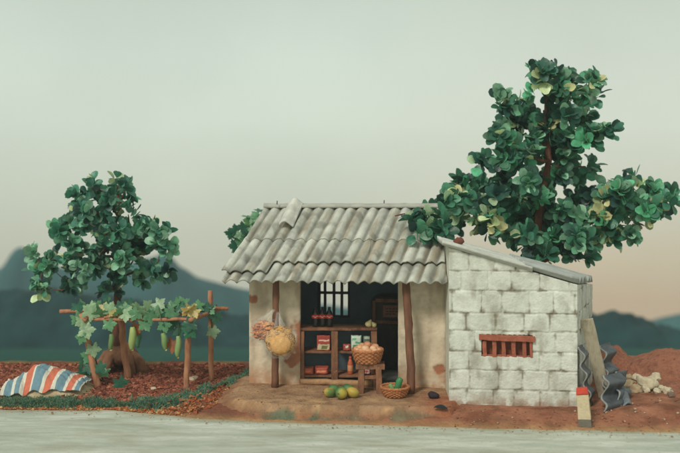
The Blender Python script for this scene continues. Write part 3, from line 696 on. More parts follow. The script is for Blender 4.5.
# dark cupboard door inside, with its brown calendar board
o = thing('cupboard', H(hub(390, 1.6), 1.75, .02), 'dark wooden cupboard with a rounded top deep inside the shop', 'cupboard')
ca, cb = hub(371, 1.5), hub(402, 1.5); Yc = H((ca + cb) / 2, 1.5, 0).y; zc1 = zF(297, Yc)
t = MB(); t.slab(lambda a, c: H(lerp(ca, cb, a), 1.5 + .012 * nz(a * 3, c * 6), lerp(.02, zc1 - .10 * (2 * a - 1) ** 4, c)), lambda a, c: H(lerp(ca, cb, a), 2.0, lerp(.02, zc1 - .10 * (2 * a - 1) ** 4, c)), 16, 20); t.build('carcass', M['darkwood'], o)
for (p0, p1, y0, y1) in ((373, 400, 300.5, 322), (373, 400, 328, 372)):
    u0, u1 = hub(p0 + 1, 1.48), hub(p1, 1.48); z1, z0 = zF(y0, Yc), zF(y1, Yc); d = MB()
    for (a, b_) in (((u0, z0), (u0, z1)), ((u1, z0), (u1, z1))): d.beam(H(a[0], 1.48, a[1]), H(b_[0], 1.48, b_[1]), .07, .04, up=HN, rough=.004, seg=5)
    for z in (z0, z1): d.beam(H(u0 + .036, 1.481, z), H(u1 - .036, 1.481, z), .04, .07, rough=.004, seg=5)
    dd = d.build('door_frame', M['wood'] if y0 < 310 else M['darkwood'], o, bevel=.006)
# brown board with three lines of faint marks
u0, u1, z1, z0 = hub(383, 1.42), hub(399.5, 1.42), zF(305, Yc - .05), zF(317, Yc - .05)
sg = thing('sign_board', H(u0, 1.42, z0), 'brown board with faint dark marks hanging on the cupboard inside the shop', 'sign')
t = MB(); t.beam(H(u0, 1.425, (z0 + z1) / 2), H(u1, 1.425, (z0 + z1) / 2), .03, z1 - z0, rough=.003, seg=6); t.build('board', mk('brown_board', (120, 82, 62), (150, 106, 82), 7, .8, .3), sg, bevel=.005)
for k in range(3):
    t = MB(); z = lerp(z1, z0, .28 + .22 * k); 
    for i in range(3 + (k != 2)):
        a = u0 + .06 + .07 * i; t.beam(H(a, 1.405, z + .006 * (i % 2)), H(a + .05, 1.405, z - .006 * (i % 2)), .01, .018, rough=.002, seg=3)
    t.build('marks', M['darkwood'], sg)

# stool
ys = -.74
st = thing('stool', (xF(370, ys), ys, 0), 'rough brown wooden stool standing before the shop shelf', 'stool')
zt2, zt1 = zF(362.5, ys), zF(367.5, ys)
brd('seat', (xF(355.5, ys), ys, (zt2 + zt1) / 2), (xF(384.5, ys), ys, (zt2 + zt1) / 2 - .005), .36, zt2 - zt1, (0, 0, 1), st, rough=.014)
for (px, dy) in ((360.5, -.12), (379, -.13), (361.5, .12), (377, .12)):
    x = xF(px, ys); t = MB(); t.beam((x, ys + dy * 1.15, -.01), (lerp(x, xF(370, ys), .08), ys + dy, zt1 + .005), .115, .10, up=(0, 1, 0), rough=.012, seg=8); t.build('leg', M['wood'], st, bevel=.012)
brd('stretcher', (xF(364, ys), ys - .12, .30), (xF(376, ys), ys - .12, .31), .05, .07, (0, 0, 1), st); brd('stretcher', (xF(365, ys), ys + .12, .28), (xF(375, ys), ys + .12, .28), .05, .06, (0, 0, 1), st)

def basket(name, c, r0, r1, h, label, n=30):
    """woven bowl: bent stakes with rows of weaver going in and out of them"""
    c = Vector(c); o = thing(name, c, label, 'basket'); t = MB()
    rr = lambda k: r0 + (r1 - r0) * k ** .6
    t.lathe(c, [(r0 * .2, .004), (r0, .004), (rr(.3) - .02, h * .3), (rr(.62) - .02, h * .62), (rr(.95) - .02, h * .95), (rr(.95) - .035, h * .95), (rr(.5) - .04, h * .5), (r0 * .9, .03), (.01, .03)], 30)
    wl_ = t.build('liner', M['basket'], o)
    for i in range(7):
        k = .06 + .84 * i / 6; pts = [c + Vector(((rr(k) + .012 * (-1) ** (j + i)) * math.cos(2 * math.pi * j / n), (rr(k) + .012 * (-1) ** (j + i)) * math.sin(2 * math.pi * j / n), h * k)) for j in range(n + 1)]
        t = MB(); t.tube(pts, .021 * h / .3 + .004, 6, cap=False); 
        if i == 0: wv = t
        else:
            wv.add(t.v, t.f, (1, 1, 1, 1))
    for j in range(n): 
        a = 2 * math.pi * j / n; wv.tube([c + Vector(((rr(k) + .004) * math.cos(a), (rr(k) + .004) * math.sin(a), h * k)) for k in (0.02, .3, .6, .95)], .010, 5)
    wv.build('weave', M['basket'], o)
    t = MB()
    for s in range(2):
        t.tube([c + Vector(((r1 + .008 * math.sin(j * 1.9 + s * 3.1)) * math.cos(2 * math.pi * j / 60), (r1 + .008 * math.sin(j * 1.9 + s * 3.1)) * math.sin(2 * math.pi * j / 60), h + .012 * math.cos(j * 1.9 + s * 3.1))) for j in range(61)], .02, 6, cap=False)
    t.build('rim', M['basket'], o); return o
cb_ = Vector((xF(367.5, ys), ys, zt2 + .008)); hb = .245
basket('wicker_basket', cb_, .20, .29, hb, 'round wicker basket full of pale onions on the stool')
rp = random.Random(5); k = 0
spots = [(.0, .0, .10)] + [(.15 * math.cos(a), .15 * math.sin(a), .05) for a in (0.2, 1.25, 2.3, 3.35, 4.4, 5.45)] + [(.215 * math.cos(a), .215 * math.sin(a), .0) for a in (3.5, 4.1, 4.75, 5.4, 6.0, .6, 1.8, 2.7)]
for (dx, dy, dz) in spots:
    r = .077 + rp.uniform(-.006, .008); q = cb_ + Vector((dx, dy, hb - .02 + dz)); t = MB(); cc = rp.choice([(200, 142, 106), (208, 156, 116), (188, 128, 92), (214, 170, 132)])
    t.blob(q, (r, r, r * .92), .06, 3, tint=lc(*cc), shape=lambda p, d: p * (1 + .22 * max(0, d.z) ** 14), M=Matrix.Rotation(rp.uniform(-.9, .9), 3, 'Y') @ Matrix.Rotation(rp.uniform(-.9, .9), 3, 'X'))
    tag(t.build('onion', M['fruit'], at=q), 'pale orange onion heaped in the basket on the stool', 'onion', 'onions in the stool basket')
cf = Vector((xF(395, -1.12), -1.12, .012)); hf = .17
basket('wicker_basket', cf, .17, .26, hf, 'low open wicker basket on the terrace by the right roof post')
for (pts, r, cc, lab) in (([(.05, .03, .06), (.045, -.02, .16), (.07, -.03, .27), (.115, -.03, .335)], .062, (62, 128, 78), 'tall bent dark green gourd standing in the low basket'),
                          ([(-.02, -.02, .06), (-.06, -.03, .15), (-.105, -.03, .225)], .045, (116, 150, 92), 'short pale green gourd leaning in the low basket')):
    t = MB(); pp = [cf + Vector(p) for p in pts]; fine = []
    for i in range(13):
        k = i / 12 * (len(pp) - 1); j = min(int(k), len(pp) - 2); fine.append(lerp(pp[j], pp[j + 1], k - j))
    t.tube(fine, [r * (.55 + .5 * math.sin(math.pi * (.12 + .76 * i / 12))) for i in range(13)], 14, rough=.2, tint=lc(*cc)); tag(t.build('green_gourd', M['fruit'], at=cf + Vector((pts[0][0], pts[0][1], .05))), lab, 'gourd')
for (px, py, rx, rz, yaw, cA, cB, Y, lab) in ((329.2, 392.5, .115, .092, .3, (184, 152, 64), (92, 116, 58), -1.22, 'yellow mango at the left end of the heap on the terrace'),
        (341.0, 391.2, .135, .115, 1.2, (62, 108, 60), (176, 160, 66), -1.36, 'big green mango with a yellow cheek at the front of the heap'),
        (352.0, 392.8, .125, .095, -.2, (194, 158, 62), (160, 142, 62), -1.22, 'yellow mango at the right end of the heap on the terrace'),
        (333.5, 389.0, .12, .10, .1, (58, 98, 58), (82, 116, 62), -1.02, 'dark green mango behind the left yellow mango'),
        (347.5, 389.0, .13, .105, -.4, (54, 94, 58), (92, 122, 62), -1.03, 'dark green mango behind the right yellow mango')):
    q = Vector((xF(px, Y), Y, rz + .004)); t = MB(); Mx = Matrix.Rotation(yaw, 3, 'Z')
    t.blob(q, (rx, rz * .95, rz), .05, 2.5, M=Mx, nu=24, nv=16, shape=lambda p, d: p * (1 + .10 * d.x) + Vector((0, 0, -.014 * d.x)))
    for i, p in enumerate(t.v):
        dd = p - q; f = sm(-.3, .7, (dd.x * .5 - dd.y * .6 - dd.z * .1) / rx + .35 * fbm(p.x, p.y, p.z, 7)); t.t[i] = (*lerp(Vector(lc(*cA)), Vector(lc(*cB)), f), 1)
    o = tag(t.build('mango', M['fruit'], at=q), lab, 'mango')
    s = MB(); e = q + Mx @ Vector((-rx * .93, 0, .01)); s.tube([e, e + Mx @ Vector((-.022, 0, .012))], .008, 6); s.build('stalk', M['bark'], o)

# two clear bags hanging on the left post
hk = P(276, 313, -.44)
def bag(c, rx, ry, rz, neck, label, name, contents, seed):
    o = thing(name, neck, label, 'bag', None); t = MB(); o.location = c
    t.blob(c, (rx, ry, rz), .22, 4, nu=30, nv=22, shape=lambda p, d: p * (1 - .35 * max(0, d.z) ** 3) + Vector((0, 0, 0)))
    t.build('plastic_bag', M['film'], o)
    t = MB(); tp = Vector(c) + Vector((0, 0, rz * .62)); n = 26
    vs, fs = [], []
    for i in range(7):
        k = i / 6; cc = lerp(tp, Vector(neck), k); r = lerp(rx * .5, .02, k ** .6)
        for j in range(n): a = 2 * math.pi * j / n; q = r * (1 + .35 * math.sin(a * 7 + seed) * (1 - k * .3)); vs.append(cc + Vector((q * math.cos(a), .7 * q * math.sin(a), .02 * math.sin(a * 5))))
    fs = [(i * n + j, i * n + (j + 1) % n, (i + 1) * n + (j + 1) % n, (i + 1) * n + j) for i in range(6) for j in range(n)]
    t.add(vs, fs); t.build('bag_neck', M['film'], o)
    for (nm, mb) in contents: mb.build(nm, M['crisp'], o)
    return o
c1 = P(264, 329.5, -.46); rp = random.Random(11); t = MB()
for i in range(170):
    d = Vector((rp.gauss(0, 1), rp.gauss(0, 1), rp.gauss(0, 1))).normalized() * rp.uniform(.35, .9) ; p = c1 + Vector((d.x * .21, d.y * .15, d.z * .22 - .02))
    cc = rp.choice([(196, 124, 78), (208, 142, 92), (176, 104, 66), (214, 164, 118)]); Mx = Matrix.Rotation(rp.uniform(0, 6), 3, 'Z') @ Matrix.Rotation(rp.uniform(0, 3), 3, 'X')
    t.blob(p, (.085, .06, .018), .3, 3, 8, 5, M=Mx, tint=lc(*cc))
bag(c1, .27, .19, .30, hk + Vector((-.04, .0, .06)), 'clear plastic bag of orange crisps hanging on the left roof post', 'bag_of_crisps', [('crisps', t)], 1.0)
c2 = P(280.5, 341, -.62); t = MB()
def noodle_shape(p, d): return p * (1 + .05 * math.sin(9 * math.atan2(d.z, d.x)))
t.blob(c2, (.28, .17, .285), .08, 3, 30, 20, tint=lc(200, 152, 86), shape=noodle_shape)
t.blob(c2 + Vector((.01, -.13, -.04)), (.20, .06, .19), .06, 3, 26, 16, tint=lc(210, 156, 84))
for i in range(110):   # tangled strands over the bundle
    a = rp.uniform(0, 6.28); b_ = rp.uniform(-1.1, 1.2); pts = []
    for k in range(7):
        a += rp.uniform(-.16, .16) + .12; b_ += rp.uniform(-.14, .14)
        d = Vector((math.cos(a) * math.cos(b_), math.sin(a) * math.cos(b_), math.sin(b_))); pts.append(c2 + Vector((d.x * .28, d.y * .172, d.z * .285)) * (1.0 + rp.uniform(0, .05)))
    t.tube(pts, .008, 4, cap=False, tint=lc(*rp.choice([(212, 170, 106), (196, 150, 86), (222, 184, 124), (176, 128, 70)])))
bag(c2, .32, .215, .345, hk + Vector((.03, -.03, .02)), 'clear plastic bag with a round bundle of dried yellow noodles on the left roof post', 'bag_of_noodles', [('noodle_bundle', t)], 2.0)
# the two dark scraps on the terrace
q = G(433.5, 398, 0.0); t = MB(); t.blob(q + Vector((0, 0, .055)), (.10, .085, .075), .18, 2.2, tint=lc(52, 44, 50), shape=lambda p, d: p + Vector((-.035 * max(0, d.z), 0, 0)) + Vector((.02 * max(0, d.x), 0, -.015 * max(0, d.x))))
tag(t.build('dark_stone', M['stone'], at=q), 'dark purple brown pointed stone on the terrace before the right wall', 'stone')
q = G(440.5, 409, -.02); t = MB(); t.leaf(q + Vector((-.125, 0, .03)), (1, -.05, .02), (0, -.4, 1), .25, .13, lc(36, 48, 52), .5, .3); t.tube([q + Vector((.12, 0, .03)), q + Vector((.19, .02, .04))], .006, 5, tint=lc(56, 52, 48))
tag(t.build('dry_leaf', M['leaf'], at=q), 'flat blackish dried leaf with a thin stalk at the foot of the shed corner', 'leaf')

# ------------------------------------------------------------------ right: leaning board, broken sheets, marker, earth, rubble
gz = ground_z
a, c = G(605, 400, -.08), P(586.5, 319, -1.34); a.z = gz(a.x, a.y) + .02
t = MB(); t.beam(a, c, .235, .05, up=(-.35, -1, .0), rough=.012, seg=14, tint=(1, 1, 1, 1))
tag(t.build('plank', M['palewood'], at=a, bevel=.006), 'tall greyish wooden plank leaning against the right side of the shed', 'plank')
def shard(pts, w, amp, nw, label, thick=.03, wd=(1, .35, 0), ph=0.0, taper=1.0):
    """broken piece of corrugated sheet: a wavy edge through pts, running back along wd"""
    pts = [Vector(p) for p in pts]; wd = Vector(wd).normalized(); n = len(pts) - 1; L = (pts[-1] - pts[0]); up = L.normalized(); nn = up.cross(wd).normalized()
    sd = random.random() * 30
    def f(a, c, o):
        k = c * n; j = min(int(k), n - 1); p = lerp(pts[j], pts[j + 1], k - j)
        ww = w * (1 + .12 * nz(c * 4, sd) + .06 * nz(c * 14, sd)) * lerp(1, taper, c)
        return p + wd * (a * ww) + nn * (amp * math.sin(2 * math.pi * (c * nw) + ph) + .006 * nz(c * 6, a * 3, sd) - o)
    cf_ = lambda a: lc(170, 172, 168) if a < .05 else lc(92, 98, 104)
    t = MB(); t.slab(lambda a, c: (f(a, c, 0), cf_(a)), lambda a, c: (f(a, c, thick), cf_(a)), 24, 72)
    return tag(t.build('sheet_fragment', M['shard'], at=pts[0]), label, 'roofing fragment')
def gp(px, py, dz=0.0):   # a point on the ground there
    z = -.12
    for _ in range(7): q = G(px, py, z); z = lerp(z, gz(q.x, q.y), .55)
    q.z = gz(q.x, q.y) + dz; return q
q = gp(590, 407); top = P(580, 347, -1.72)
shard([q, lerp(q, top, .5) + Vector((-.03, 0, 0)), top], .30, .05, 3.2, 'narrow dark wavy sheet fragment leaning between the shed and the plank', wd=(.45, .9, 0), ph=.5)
q = gp(606, 402); top = P(601.5, 345, -.75)
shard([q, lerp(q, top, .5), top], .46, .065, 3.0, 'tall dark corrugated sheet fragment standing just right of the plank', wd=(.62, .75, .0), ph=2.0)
q = gp(602, 412.5); top = P(605, 375, -1.6)
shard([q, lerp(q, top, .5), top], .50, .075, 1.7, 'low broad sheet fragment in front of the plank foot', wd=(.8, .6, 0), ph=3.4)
q = gp(618, 408); top = P(612, 374, -1.25)
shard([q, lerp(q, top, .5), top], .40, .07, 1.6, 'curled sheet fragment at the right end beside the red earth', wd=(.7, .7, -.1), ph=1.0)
q = gp(609, 408); t = MB(); t.slab(lambda a, c: q + Vector((lerp(-.02, .42, a), lerp(.02, .3, c), .05 + .05 * math.sin(a * 9) + .16 * c)), lambda a, c: q + Vector((lerp(-.02, .42, a), lerp(.02, .3, c), .02 + .05 * math.sin(a * 9) + .16 * c)), 24, 8, tint=lc(112, 120, 126))
tag(t.build('sheet_fragment', M['shard'], at=q), 'small sheet fragment lying flat on the earth under the standing ones', 'roofing fragment')
# marker post
q = gp(585.5, 425, -.05); s = .0178
mk_ = thing('marker_post', q, 'short white roadside marker post with a red top leaning by the shed corner', 'marker post')
tp = q + Vector((-.055, .05, .70)); cpt = lambda k: lerp(q, tp, k)
t = MB(); t.beam(cpt(0), cpt(.22), .225, .20, up=(-.25, -1, 0), rough=.014, seg=5, tint=lc(110, 104, 92)); t.build('base', M['marker'], mk_, bevel=.01)
t = MB(); t.beam(cpt(.221), cpt(.83), .215, .19, up=(-.25, -1, 0), rough=.010, seg=8, tint=lc(196, 180, 148)); t.build('shaft', M['marker'], mk_, bevel=.01)
t = MB(); t.beam(cpt(.831), cpt(1.0), .215, .19, up=(-.25, -1, 0), rough=.012, seg=5, taper=.86, tint=lc(196, 72, 56)); t.build('cap', M['marker'], mk_, bevel=.02)
# heaps of red earth
def heap(c, rx, ry, h, label, seed):
    t = MB(); c = Vector(c); n = 46; vs = []; N = 24
    for i in range(N + 1):
        r = i / N
        for j in range(n):
            a = 2 * math.pi * j / n; x = c.x + rx * r * math.cos(a); y = c.y + ry * r * math.sin(a)
            k = max(0, 1 - r * r) ** .9
            vs.append(Vector((x, y, gz(x, y) - .04 * (i == N) + k * h * (1 + .2 * fbm(x, y, seed, 2)) + .03 * k * fbm(x, y, seed, 6))))
    t.add(vs, [(i * n + j, (i + 1) * n + j, (i + 1) * n + (j + 1) % n, i * n + (j + 1) % n) for i in range(N) for j in range(n)])
    return tag(t.build('earth_heap', M['redearth'], at=(c.x, c.y, gz(c.x, c.y))), label, 'earth heap')
heap((5.55, .95, 0), .8, .6, .5, 'steeper heap of red earth right behind the broken sheets', 2)
heap((7.0, .7, 0), 1.3, .9, .5, 'broad heap of red earth at the right edge behind the rubble', 5)
heap((6.6, -.55, 0), 1.3, .5, .10, 'low spread of red earth under the white rubble', 8)
rr = random.Random(9)
def chunk(px, py, Y, r, col, label, grp=None, name='rubble_chunk'):
    def surf(x, y): return max([gz(x, y) + h * max(0, 1 - ((x - cx) / rx) ** 2 - ((y - cy) / ry) ** 2) ** .9 for (cx, cy, rx, ry, h) in ((5.55, .95, .8, .6, .5), (7.0, .7, 1.3, .9, .5), (6.6, -.55, 1.3, .5, .1))])
    q = P(px, py, Y)
    for _ in range(40):                       # rest the chunk on the earth rather than in it
        gap = q.z - r * .45 - surf(q.x, q.y)
        if abs(gap) < .02: break
        Y += .03 if gap > 0 else -.03; q = P(px, py, Y)
    t = MB()
    r *= .9; t.blob(q, (r * rr.uniform(.9, 1.3), r * rr.uniform(.8, 1.1), r * rr.uniform(.7, .95)), .62, 3.0, 18, 12, M=Matrix.Rotation(rr.uniform(0, 6), 3, 'Z') @ Matrix.Rotation(rr.uniform(-.6, .6), 3, 'X'), tint=lc(*col))
    return tag(t.build(name, M['stone'], at=q), label, 'rubble', grp)
W1, W2 = (192, 180, 154), (168, 148, 118)
for (px, py, Y, r, c_, lab) in ((647, 384, -.55, .20, W1, 'largest whitish plaster chunk in the middle of the rubble'), (626, 385, -.5, .16, W2, 'tan plaster chunk left of the largest white one'), (655, 379, -.35, .13, W1, 'angular whitish chunk on the upper right of the rubble pile'),
        (637, 379, -.3, .12, W1, 'whitish chunk topping the left part of the rubble pile'), (628.5, 378, -.3, .10, W2, 'small tan chunk at the back left of the rubble pile'), (635.5, 390, -.75, .13, W2, 'rounded tan chunk at the front left of the rubble pile'),
        (646, 389.5, -.75, .10, W1, 'small whitish chunk at the front of the rubble pile'), (662, 388.5, -.5, .09, W1, 'white chunk topping the small separate rubble heap at right'), (656.5, 392, -.75, .08, W1, 'flat white chunk at the left of the small separate rubble heap'),
        (667.5, 391.5, -.65, .10, W1, 'white chunk at the right of the small separate rubble heap'), (671.5, 395.5, -.75, .08, (118, 100, 88), 'grey brown stone at the far right of the rubble')):
    chunk(px, py, Y, r, c_, lab)
for i in range(46):
    px = rr.uniform(590, 690) if i < 34 else rr.uniform(470, 590); py = rr.uniform(397, 428) if i < 34 else rr.uniform(411, 426); q = gp(px, py, .008)
    if q.y - edgeY(q.x) < .04: continue
    t = MB(); r = rr.uniform(.012, .03); t.blob(q, (r, r, r * .7), .5, 3, 8, 6, tint=lc(*rr.choice([(176, 150, 126), (150, 100, 78), (124, 86, 68), (160, 124, 98)])))
    tag(t.build('pebble', M['stone'], at=q), 'tiny pebble scattered on the red earth along the road edge', 'pebble', 'pebbles on the red earth')

# ------------------------------------------------------------------ left: garden bed, grass, fallen leaves
def scatter_crumbs(name, n, region, cols, r0, r1, seed):
    r_ = random.Random(seed); t = MB(); k = 0
    while k < n:
        px, py = region(r_); 
        q = gp(px, py); x, y, z = q
        if name == 'terrace_grit':
            if tz(x, y) < z + .005: continue
            z = tz(x, y)
        if name == 'road_grit':
            q = G(px, py, -.228); x, y, z = q
        r = r_.uniform(r0, r1) * (1 if r_.random() < .9 else 1.7); c = lc(*r_.choice(cols)); k += 1
        Mx = Matrix.Rotation(r_.uniform(0, 6.3), 3, 'Z') @ Matrix.Rotation(r_.uniform(-.7, .7), 3, 'X')
        vs = [Vector((x, y, z + r * .25)) + Mx @ Vector(v) * r * r_.uniform(.75, 1.25) for v in ((1.3, 0, 0), (0, .8, 0), (-1.3, 0, 0), (0, -.8, 0), (0, 0, .65), (0, 0, -.65))]
        t.add(vs, [(0, 1, 4), (1, 2, 4), (2, 3, 4), (3, 0, 4), (1, 0, 5), (2, 1, 5), (3, 2, 5), (0, 3, 5)], c)
    return tag(t.build(name, M['crumb'], smooth=False), kind='stuff')
GL = [(-30, 402), (0, 403), (40, 402.5), (80, 403), (120, 404.5), (160, 403), (180, 398.5), (205, 390), (228, 382), (250, 375)]
def garden(r_):
    while True:
        px, py = r_.uniform(-30, 244), r_.uniform(364, 402)
        if py < interp(GL, px) - 2: return px, py
scatter_crumbs('garden_soil', 17000, garden, [(128, 76, 60), (106, 62, 50), (150, 92, 72), (90, 54, 46), (166, 108, 84), (138, 74, 56)], .016, .038, 3)
def verge(r_):
    px = r_.uniform(-20, 236); e = interp([(0, 410), (110, 411), (200, 418), (236, 420)], px); g_ = interp(GL, px)
    return px, (r_.uniform(g_ + 3, e - .8) if px < 168 else r_.uniform(max(g_ + 3, 383), min(e - 1, g_ + 19)))
scatter_crumbs('verge_litter', 2600, verge, [(150, 92, 56), (176, 120, 74), (124, 78, 54), (166, 84, 52), (190, 150, 104)], .012, .03, 4)
def redfines(r_):
    px = r_.uniform(452, 700); return px, r_.uniform(interp([(452, 406), (580, 409), (600, 398), (700, 396)], px), interp([(452, 427), (700, 432)], px))
scatter_crumbs('earth_litter', 260, redfines, [(156, 100, 76), (134, 84, 64), (172, 116, 90), (124, 84, 66)], .008, .02, 6)
def porch(r_):
    px = r_.uniform(205, 446); return px, r_.uniform(384 if px > 250 else 400, 424)
scatter_crumbs('terrace_grit', 700, porch, [(150, 118, 92), (130, 98, 74), (172, 142, 112), (140, 92, 68)], .006, .014, 9)
def spill(r_):
    px = r_.uniform(-10, 690); return px, interp([(0, 410), (110, 411), (200, 418.5), (340, 425), (500, 429), (680, 433)], px) + abs(r_.gauss(0, 2.2))
scatter_crumbs('road_grit', 320, spill, [(160, 124, 98), (172, 140, 112), (146, 112, 88), (184, 166, 140)], .006, .016, 12)
# grass verge
r_ = random.Random(21); t = MB()
for i in range(26000):
    px = r_.uniform(-30, 252); dy = r_.gauss(0, 2.6); py = interp(GL, px) + dy + 1.2
    if nz(px * .07, 2.2, 0, 1) < -.25 + .2 * r_.random() and abs(dy) > 1.2: continue
    q = gp(px, py, -.01)
    if q.y - edgeY(q.x) < .05 or (q.x > -2.0 and q.y < .2): continue
    h = r_.uniform(.04, .10) * (1 + .5 * nz(px * .1, py * .1)); a = r_.uniform(0, 6.3); w = r_.uniform(.008, .016); ln = Vector((r_.gauss(0, .5), r_.gauss(0, .5), 0)) * h
    sd = Vector((math.cos(a), math.sin(a), 0)) * w; c = lc(*r_.choice([(74, 124, 108), (92, 142, 116), (60, 106, 98), (108, 148, 110), (80, 130, 124), (128, 146, 104), (150, 140, 96)]))
    t.add([q - sd, q + sd, q + sd * .7 + Vector((0, 0, h * .6)) + ln * .4, q - sd * .7 + Vector((0, 0, h * .6)) + ln * .4, q + Vector((0, 0, h)) + ln], [(0, 1, 2, 3), (3, 2, 4)], c)
tag(t.build('grass', M['grass'], smooth=False), kind='stuff')
r_ = random.Random(5); t = MB()
spots = [(150, 406.5, 9, 3), (160, 406, 11, 3.2), (178, 400, 16, 5), (186, 404, 16, 5), (200, 399, 14, 5), (212, 394, 8, 4), (170, 412, 10, 3), (194, 411, 10, 3.5), (222, 388, 6, 4), (208, 381, 8, 4)]
for (px, py, n, sp) in spots:
    for i in range(n):
        q = gp(px + r_.gauss(0, sp), py + r_.gauss(0, sp * .35), .012 + .05 * r_.random())
        if q.y - edgeY(q.x) < .03: continue
        t.leaf(q, (r_.gauss(0, 1), r_.gauss(0, 1), r_.gauss(0, .35)), (r_.gauss(0, .5), r_.gauss(0, .5) - .3, 1), r_.uniform(.06, .13), r_.uniform(.05, .09), lc(*r_.choice([(172, 90, 52), (190, 112, 66), (150, 74, 46), (176, 128, 84)])), .5, .6)
tag(t.build('fallen_leaves', M['leaf']), kind='stuff')
for (px, py, lab) in ((153.5, 390, 'white pebble in the middle of the garden soil'), (195, 379.5, 'larger pale stone in the soil by the pergola posts'), (191.5, 381, 'small pale stone left of the larger one by the pergola posts')):
    q = gp(px, py, .03); t = MB(); r = .05 if 'middle' in lab else .07 if 'larger' in lab else .05; t.blob(q, (r * 1.3, r, r * .7), .4, 3, 12, 8, tint=lc(196, 176, 152)); tag(t.build('pale_stone', M['stone'], at=q), lab, 'stone')

# heap of sand with the striped cloth over it
HP = [(-20, .02), (0, .05), (10, .07), (22, .18), (30, .26), (36, .40), (44, .40), (56, .36), (71, .27), (84, .17), (91, .07), (97, 0)]
def sand_h(x, y):
    px = x / PXM + 340; c = -.14; k = (y - c) / (.60 if y < c else .7)
    return interp(HP, px) * max(0, math.cos(max(-1, min(1, k)) * math.pi / 2)) ** .8
t = MB(); xs = [(-25 + i * 2.0 - 340) * PXM for i in range(66)]; ys = [-.82 + i * .05 for i in range(30)]
for y in ys:
    for x in xs: t.v.append(Vector((x, y, gz(x, y) - .035 + sand_h(x, y) + .03 * sm(.0, .1, sand_h(x, y)) * (.4 + fbm(x, y, 3, 4))))); t.t.append((1, 1, 1, 1))
n = len(xs); t.f = [(j * n + i, j * n + i + 1, (j + 1) * n + i + 1, (j + 1) * n + i) for j in range(len(ys) - 1) for i in range(n - 1)]
tag(t.build('sand_heap', M['sand'], at=(-6.1, .1, -.12)), 'low heap of beige sand under the striped cloth', 'sand heap')
STR = [(0, .035, 'w'), (.035, .12, 'b'), (.12, .17, 'w'), (.17, .245, 'b'), (.245, .30, 'w'), (.30, .395, 'o'), (.395, .42, 'w'), (.42, .53, 'b'), (.53, .575, 'w'), (.575, .675, 'o'), (.675, .725, 'w'), (.725, .815, 'b'), (.815, .85, 'w'), (.85, .92, 'o'), (.92, .945, 'w'), (.945, .99, 'b'), (.99, 1.01, 'w')]
SC = {'w': lc(206, 202, 186), 'b': lc(108, 138, 150), 'o': lc(196, 110, 86)}
TOPX = [(0, 6), (.12, 14), (.3, 30), (.4, 40), (.53, 54), (.68, 66), (.82, 76), (1, 90)]; BOTX = [(0, 10), (.12, 20), (.25, 29), (.33, 34), (.42, 39), (.55, 49), (.7, 60), (.85, 73), (1, 87)]
def cloth(a, c, o):
    px = lerp(interp(TOPX, a), interp(BOTX, a), c); y = lerp(.2, lerp(-.74, -.66, a), c); x = (px - 340) * PXM * (1 + .2 * y / 20)
    z = gz(x, y) + sand_h(x, y) + .085 + .028 * math.sin(a * 26 + c * 2.5) * sm(.25, 1, c) + .035 * fbm(x, y, 2, 2.6) - .05 * math.exp(-((a - .22 - .1 * c) / .05) ** 2) * sm(.3, .6, c) + .03 * abs(nz(x, y, 8, 5))
    y += .03 * math.sin(a * 19) * c
    k = [s for (p, q_, s) in STR if p <= a < q_]
    return Vector((x, y, z - o)), SC[k[0] if k else 'w']
t = MB(); t.slab(lambda a, c: cloth(a, c, 0), lambda a, c: cloth(a, c, .012), 240, 44)
tag(t.build('striped_cloth', tinted('woven_cloth', .86, 1.06, 14, .9, .25, 90), at=(-6.0, 0, .1)), 'blue, orange and white striped cloth draped over the sand heap', 'cloth')
for (px, py, r, c_, lab) in ((76, 392, .07, (104, 74, 58), 'brown stone at the right end of the striped cloth'), (68, 394, .06, (186, 168, 136), 'beige stone under the front edge of the striped cloth')):
    q = gp(px, py, .05); t = MB(); t.blob(q, (r * 1.5, r, r * .8), .45, 3, 12, 8, tint=lc(*c_)); tag(t.build('stone', M['stone'], at=q), lab, 'stone')

# ------------------------------------------------------------------ pergola with its vine and gourds
pg = thing('pergola', G(150, 386, -.11), 'low pergola of reddish peeled branches standing over the garden bed', 'pergola')
def stick(name, a, c, r0, r1, bend=.02):
    t = MB(); n = 12; pts = [lerp(Vector(a), Vector(c), i / n) + Vector((bend * nz(i * .45, r0 * 99), bend * nz(i * .45, r1 * 77, 5), bend * nz(i * .45, 7))) for i in range(n + 1)]
    t.tube(pts, [lerp(r0, r1, i / n) * (1 + .10 * nz(i * .8, r0 * 60)) for i in range(n + 1)], 10, rough=.25); return t.build(name, M['pergola'], pg)
pf = [gp(99, 387, -.06), gp(127.5, 378.5, -.06), gp(186.5, 388.5, -.06), gp(211, 380.5, -.06)]
stick('post', pf[0], P(81, 313, pf[0].y), .07, .056); stick('post', pf[1], P(120.5, 314, pf[1].y), .078, .066); stick('post', pf[2], P(189, 319, pf[2].y), .068, .054); stick('post', pf[3], P(210.5, 290, pf[3].y), .054, .05)
stick('rail', P(60, 311.5, .78), P(228, 308, .72), .042, .038); stick('rail', P(80, 319.5, .12), P(197, 319.5, .0), .036, .032); stick('rail', P(78, 317, .32), P(200, 314.5, .34), .036, .03)
stick('rail', P(77, 309.5, .95), P(85, 320.5, .0), .042, .038); stick('rail', P(190, 320.5, -.08), P(219, 309, .98), .042, .036); stick('rail', P(131, 321, -.02), P(130, 309, .95), .036, .034)
stick('rail', P(84, 314.5, .5), P(186, 312.5, .55), .024, .02, .05); stick('rail', P(104, 317.5, .05), P(206, 310.5, .6), .022, .018, .04)
vine = thing('gourd_vine', G(104, 381, -.11), 'climbing gourd vine with lobed green leaves trained over the pergola', 'vine')
t = MB(); st_ = gp(104, 381, -.03)
